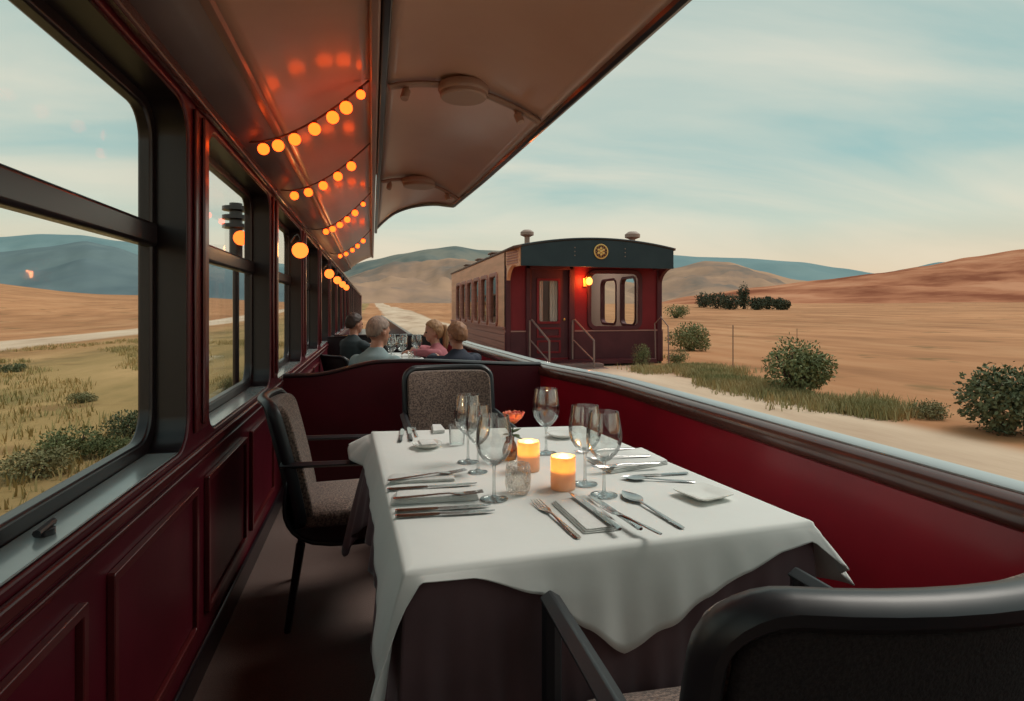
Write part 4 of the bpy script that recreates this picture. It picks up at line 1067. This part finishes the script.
def bush(name, label, px, pyb, w, h, m, n=1300, z=None, d=None, size=None, group=None, cat='bush'):
    if d is None: p = onz(px, pyb, 0.0)
    else: p = atd(px, HY, d)
    k = math.hypot(p.x, p.y)/F
    zz = gz(p.x, p.y); rw, hh = w*k/2, h*k
    t = empty(name, (p.x, p.y, zz-.02), 0, label, cat, group); seed = int(px*7+pyb); rnd = random.Random(seed)
    g = MB(); size = size or max(.018, rw*.085)
    lobes = [((0, 0, hh*.50), (rw*.78, rw*.78, hh*.50), .34)]+[((rnd.uniform(-.6, .6)*rw, rnd.uniform(-.5, .5)*rw, hh*rnd.uniform(.28, .72)), (rw*rnd.uniform(.3, .5), rw*rnd.uniform(.3, .5), hh*rnd.uniform(.22, .34)), .11) for _ in range(6)]
    for i, (c, r, f) in enumerate(lobes): leafball(g, c, r, int(n*f*2.6), size, seed+i)
    g.build('foliage', m, t, sharp=180)
    g = MB()
    for i in range(4):
        a = i*1.6+seed; g.tube([(.05*rw*math.cos(a), .05*rw*math.sin(a), 0), (.3*rw*math.cos(a), .3*rw*math.sin(a), hh*.4), (.5*rw*math.cos(a+.4), .5*rw*math.sin(a+.4), hh*.75)], [rw*.05, rw*.035, rw*.015], 6)
    g.build('stems', M['bark'], t); return t
bush('bush', 'rounded green bush standing alone right of the carriage by the road', 795, 395, 66, 52, M['bush'], 2200, group='bushes beside the road')
bush('bush', 'dark bush at the right edge of the photo', 1006, 432, 80, 54, M['bushdark'], 2000)
bush('bush', 'green bush close beside the right corner of the carriage', 690, 350, 44, 27, M['bush'], 1200)
bush('bush', 'small low bush just right of the carriage base', 678, 364, 24, 15, M['bush'], 700)
bush('bush', 'small bush growing against the carriage end wall', 641, 367, 24, 24, M['bush'], 800)
bush('bush', 'low wide shrub at the end of the grass strip', 930, 418, 36, 16, M['bushdry'], 700)
bush('bush', 'dark shrub on the plain just right of the carriage roof corner', 676, 318, 30, 13, M['bush'], 500, d=60)
for i, (px, d, w, h) in enumerate(((704, 128, 17, 11), (717, 121, 18, 12), (730, 114, 17, 11), (744, 118, 9, 19), (757, 112, 16, 9), (768, 118, 14, 9), (781, 111, 14, 8))):
    bush('tree', ['leftmost tree of the distant clump on the plain', 'second tree of the distant clump', 'third tree of the distant clump, beside the tall one', 'tall narrow tree of the distant clump', 'low tree just right of the tall tree in the clump', 'second low tree right of the tall tree', 'rightmost low tree of the distant clump'][i], px, 306, w*1.25, h*1.3, M['treedark'], 420, d=d, size=.34, group='distant clump of trees', cat='tree')
for i, (px, py, w, h, mm_) in enumerate(((70, 458, 56, 26, 'bush'), (32, 478, 54, 24, 'bushdry'), (125, 440, 44, 26, 'bushdark'), (112, 456, 36, 18, 'bush'), (228, 392, 20, 14, 'bushdry'), (14, 372, 20, 7, 'bushdark'), (82, 402, 24, 9, 'bushdry'))):
    bush('bush', ['green shrub in the middle of the nearest window', 'dry brown shrub low in the nearest window, left', 'dark shrub by the right frame of the nearest window', 'small green shrub under the dark one in the nearest window', 'dry shrub in the second window', 'small dark shrub across the scrub, at the left photo edge', 'low dry shrub in the scrub beyond the green shrub'][i], px, py, w, h, M[mm_], 900)
# grass, nobody could count it
def grass(name, label, m, spots, hmin, hmax, wid):
    g = MB(); rnd = random.Random(len(spots))
    for x, y in spots:
        z = gz(x, y)
        for _ in range(7):
            a = rnd.uniform(0, 2*PI); h = rnd.uniform(hmin, hmax); bx, by = x+rnd.gauss(0, .07), y+rnd.gauss(0, .07); tx, ty = bx+math.cos(a)*h*.45, by+math.sin(a)*h*.45
            w = wid*rnd.uniform(.7, 1.3); c_, s_ = -math.sin(a)*w, math.cos(a)*w
            v = [g.b.verts.new((bx-c_, by-s_, z-.01)), g.b.verts.new((bx+c_, by+s_, z-.01)), g.b.verts.new(((bx+tx)/2+c_*.6, (by+ty)/2+s_*.6, z+h*.6)), g.b.verts.new((tx, ty, z+h)), g.b.verts.new(((bx+tx)/2-c_*.6, (by+ty)/2-s_*.6, z+h*.6))]
            g.b.faces.new(v)
    o = g.build(name, m, sharp=180); return tag(o, label, 'grass', kind='stuff')
rnd = random.Random(5); sp = []
while len(sp) < 2600:
    y = rnd.uniform(5.6, 15); x = 5.75+rnd.gauss(0, .30)+.35*noise.noise(Vector((y*.5, 0, 0)))+(.5 if y > 10 else 0)
    if not (y > 11.2 and x < 6.9) and noise.noise(Vector((x*.7, y*.55, 9))) > -.12: sp.append((x, y))
for _ in range(220): sp.append((rnd.uniform(5.0, 6.5), rnd.uniform(10.4, 11.3)))
grass('grass', 'strip of dry green grass along the far edge of the dirt road', M['grassg'], sp, .06, .17, .008)
sp = []
while len(sp) < 2600:
    x = -rnd.uniform(1.3, 10.5); y = rnd.uniform(1.5, 26)
    if y < -x*.28: continue
    if noise.noise(Vector((x*.5, y*.3, 2))) > .05: sp.append((x, y))
grass('grass', 'rough dry grass on the ground outside the left windows', M['grass'], sp, .04, .12, .008)
# fence posts on the right plain
for i, (px, py, h) in enumerate(((733, 372, 44), (797, 346, 16))):
    p = onz(px, py, 0.0); k = math.hypot(p.x, p.y)/F
    o = MB().tube([(0, 0, -.05), (0, 0, h*k)], .010, 6).build('fence_post', M['fence']); o.location = (p.x, p.y, gz(p.x, p.y))
    tag(o, ['thin fence post left of the rounded bush', 'thin fence post behind the rounded bush', 'thin fence post far out to the right on the plain'][i], 'fence post', 'thin posts on the right plain')

# ================================================================== LIGHT
w = bpy.data.worlds.new('sky'); S.world = w; w.use_nodes = True; nt = w.node_tree; nt.nodes.clear(); L = nt.links.new
out = N(nt, 'ShaderNodeOutputWorld'); bg = N(nt, 'ShaderNodeBackground'); tc = N(nt, 'ShaderNodeTexCoord')
sx = N(nt, 'ShaderNodeSeparateXYZ'); L(tc.outputs['Generated'], sx.inputs[0])
base = ramp(nt, [(0.0, (.80, .60, .40)), (.045, (.78, .62, .43)), (.13, (.58, .66, .56)), (.22, (.35, .55, .535)), (.40, (.37, .53, .51)), (.8, (.30, .43, .43))]); L(sx.outputs[2], base.inputs[0])
zo = N(nt, 'ShaderNodeMath', operation='ADD'); L(sx.outputs[2], zo.inputs[0]); zo.inputs[1].default_value = .22
dx = N(nt, 'ShaderNodeMath', operation='DIVIDE'); L(sx.outputs[0], dx.inputs[0]); L(zo.outputs[0], dx.inputs[1])
dy = N(nt, 'ShaderNodeMath', operation='DIVIDE'); L(sx.outputs[1], dy.inputs[0]); L(zo.outputs[0], dy.inputs[1])
cb = N(nt, 'ShaderNodeCombineXYZ'); L(dx.outputs[0], cb.inputs[0]); L(dy.outputs[0], cb.inputs[1])
mp = N(nt, 'ShaderNodeMapping'); mp.inputs['Scale'].default_value = (.42, 1.1, 1); mp.inputs['Rotation'].default_value = (0, 0, .25); mp.inputs['Location'].default_value = (.3, .75, 0); L(cb.outputs[0], mp.inputs[0])
nz = N(nt, 'ShaderNodeTexNoise'); nz.inputs['Scale'].default_value = 1.25; nz.inputs['Detail'].default_value = 7; nz.inputs['Roughness'].default_value = .52; nz.inputs['Distortion'].default_value = .5; L(mp.outputs[0], nz.inputs['Vector'])
cm = ramp(nt, [(.38, (0, 0, 0)), (.62, (1, 1, 1))]); L(nz.outputs[0], cm.inputs[0])
mf = N(nt, 'ShaderNodeMath', operation='MULTIPLY'); L(cm.outputs[0], mf.inputs[0]); mf.inputs[1].default_value = .85
ccol = ramp(nt, [(0, (.82, .66, .46)), (.15, (.78, .74, .60)), (.6, (.60, .66, .60))]); L(sx.outputs[2], ccol.inputs[0])
mx = N(nt, 'ShaderNodeMix', data_type='RGBA'); L(mf.outputs[0], mx.inputs[0]); L(base.outputs[0], mx.inputs[6]); L(ccol.outputs[0], mx.inputs[7])
L(mx.outputs[2], bg.inputs[0]); bg.inputs[1].default_value = 1.0; L(bg.outputs[0], out.inputs[0])

sl = bpy.data.lights.new('sun', 'SUN'); sl.energy = 2.1; sl.color = (1, .93, .84); sl.angle = math.radians(26)
so = bpy.data.objects.new('sun', sl); COL.objects.link(so)
so.rotation_euler = Vector((-1.0, -.28, -1.40)).to_track_quat('-Z', 'Y').to_euler()

S.view_settings.view_transform = 'Standard'; S.view_settings.look = 'None'
S.view_settings.exposure = 0.0; S.view_settings.gamma = 1.0
S.cycles.use_denoising = True
S.cycles.max_bounces = 8; S.cycles.transparent_max_bounces = 32
S.cycles.caustics_reflective = False; S.cycles.caustics_refractive = False
S.cycles.sample_clamp_indirect = 6
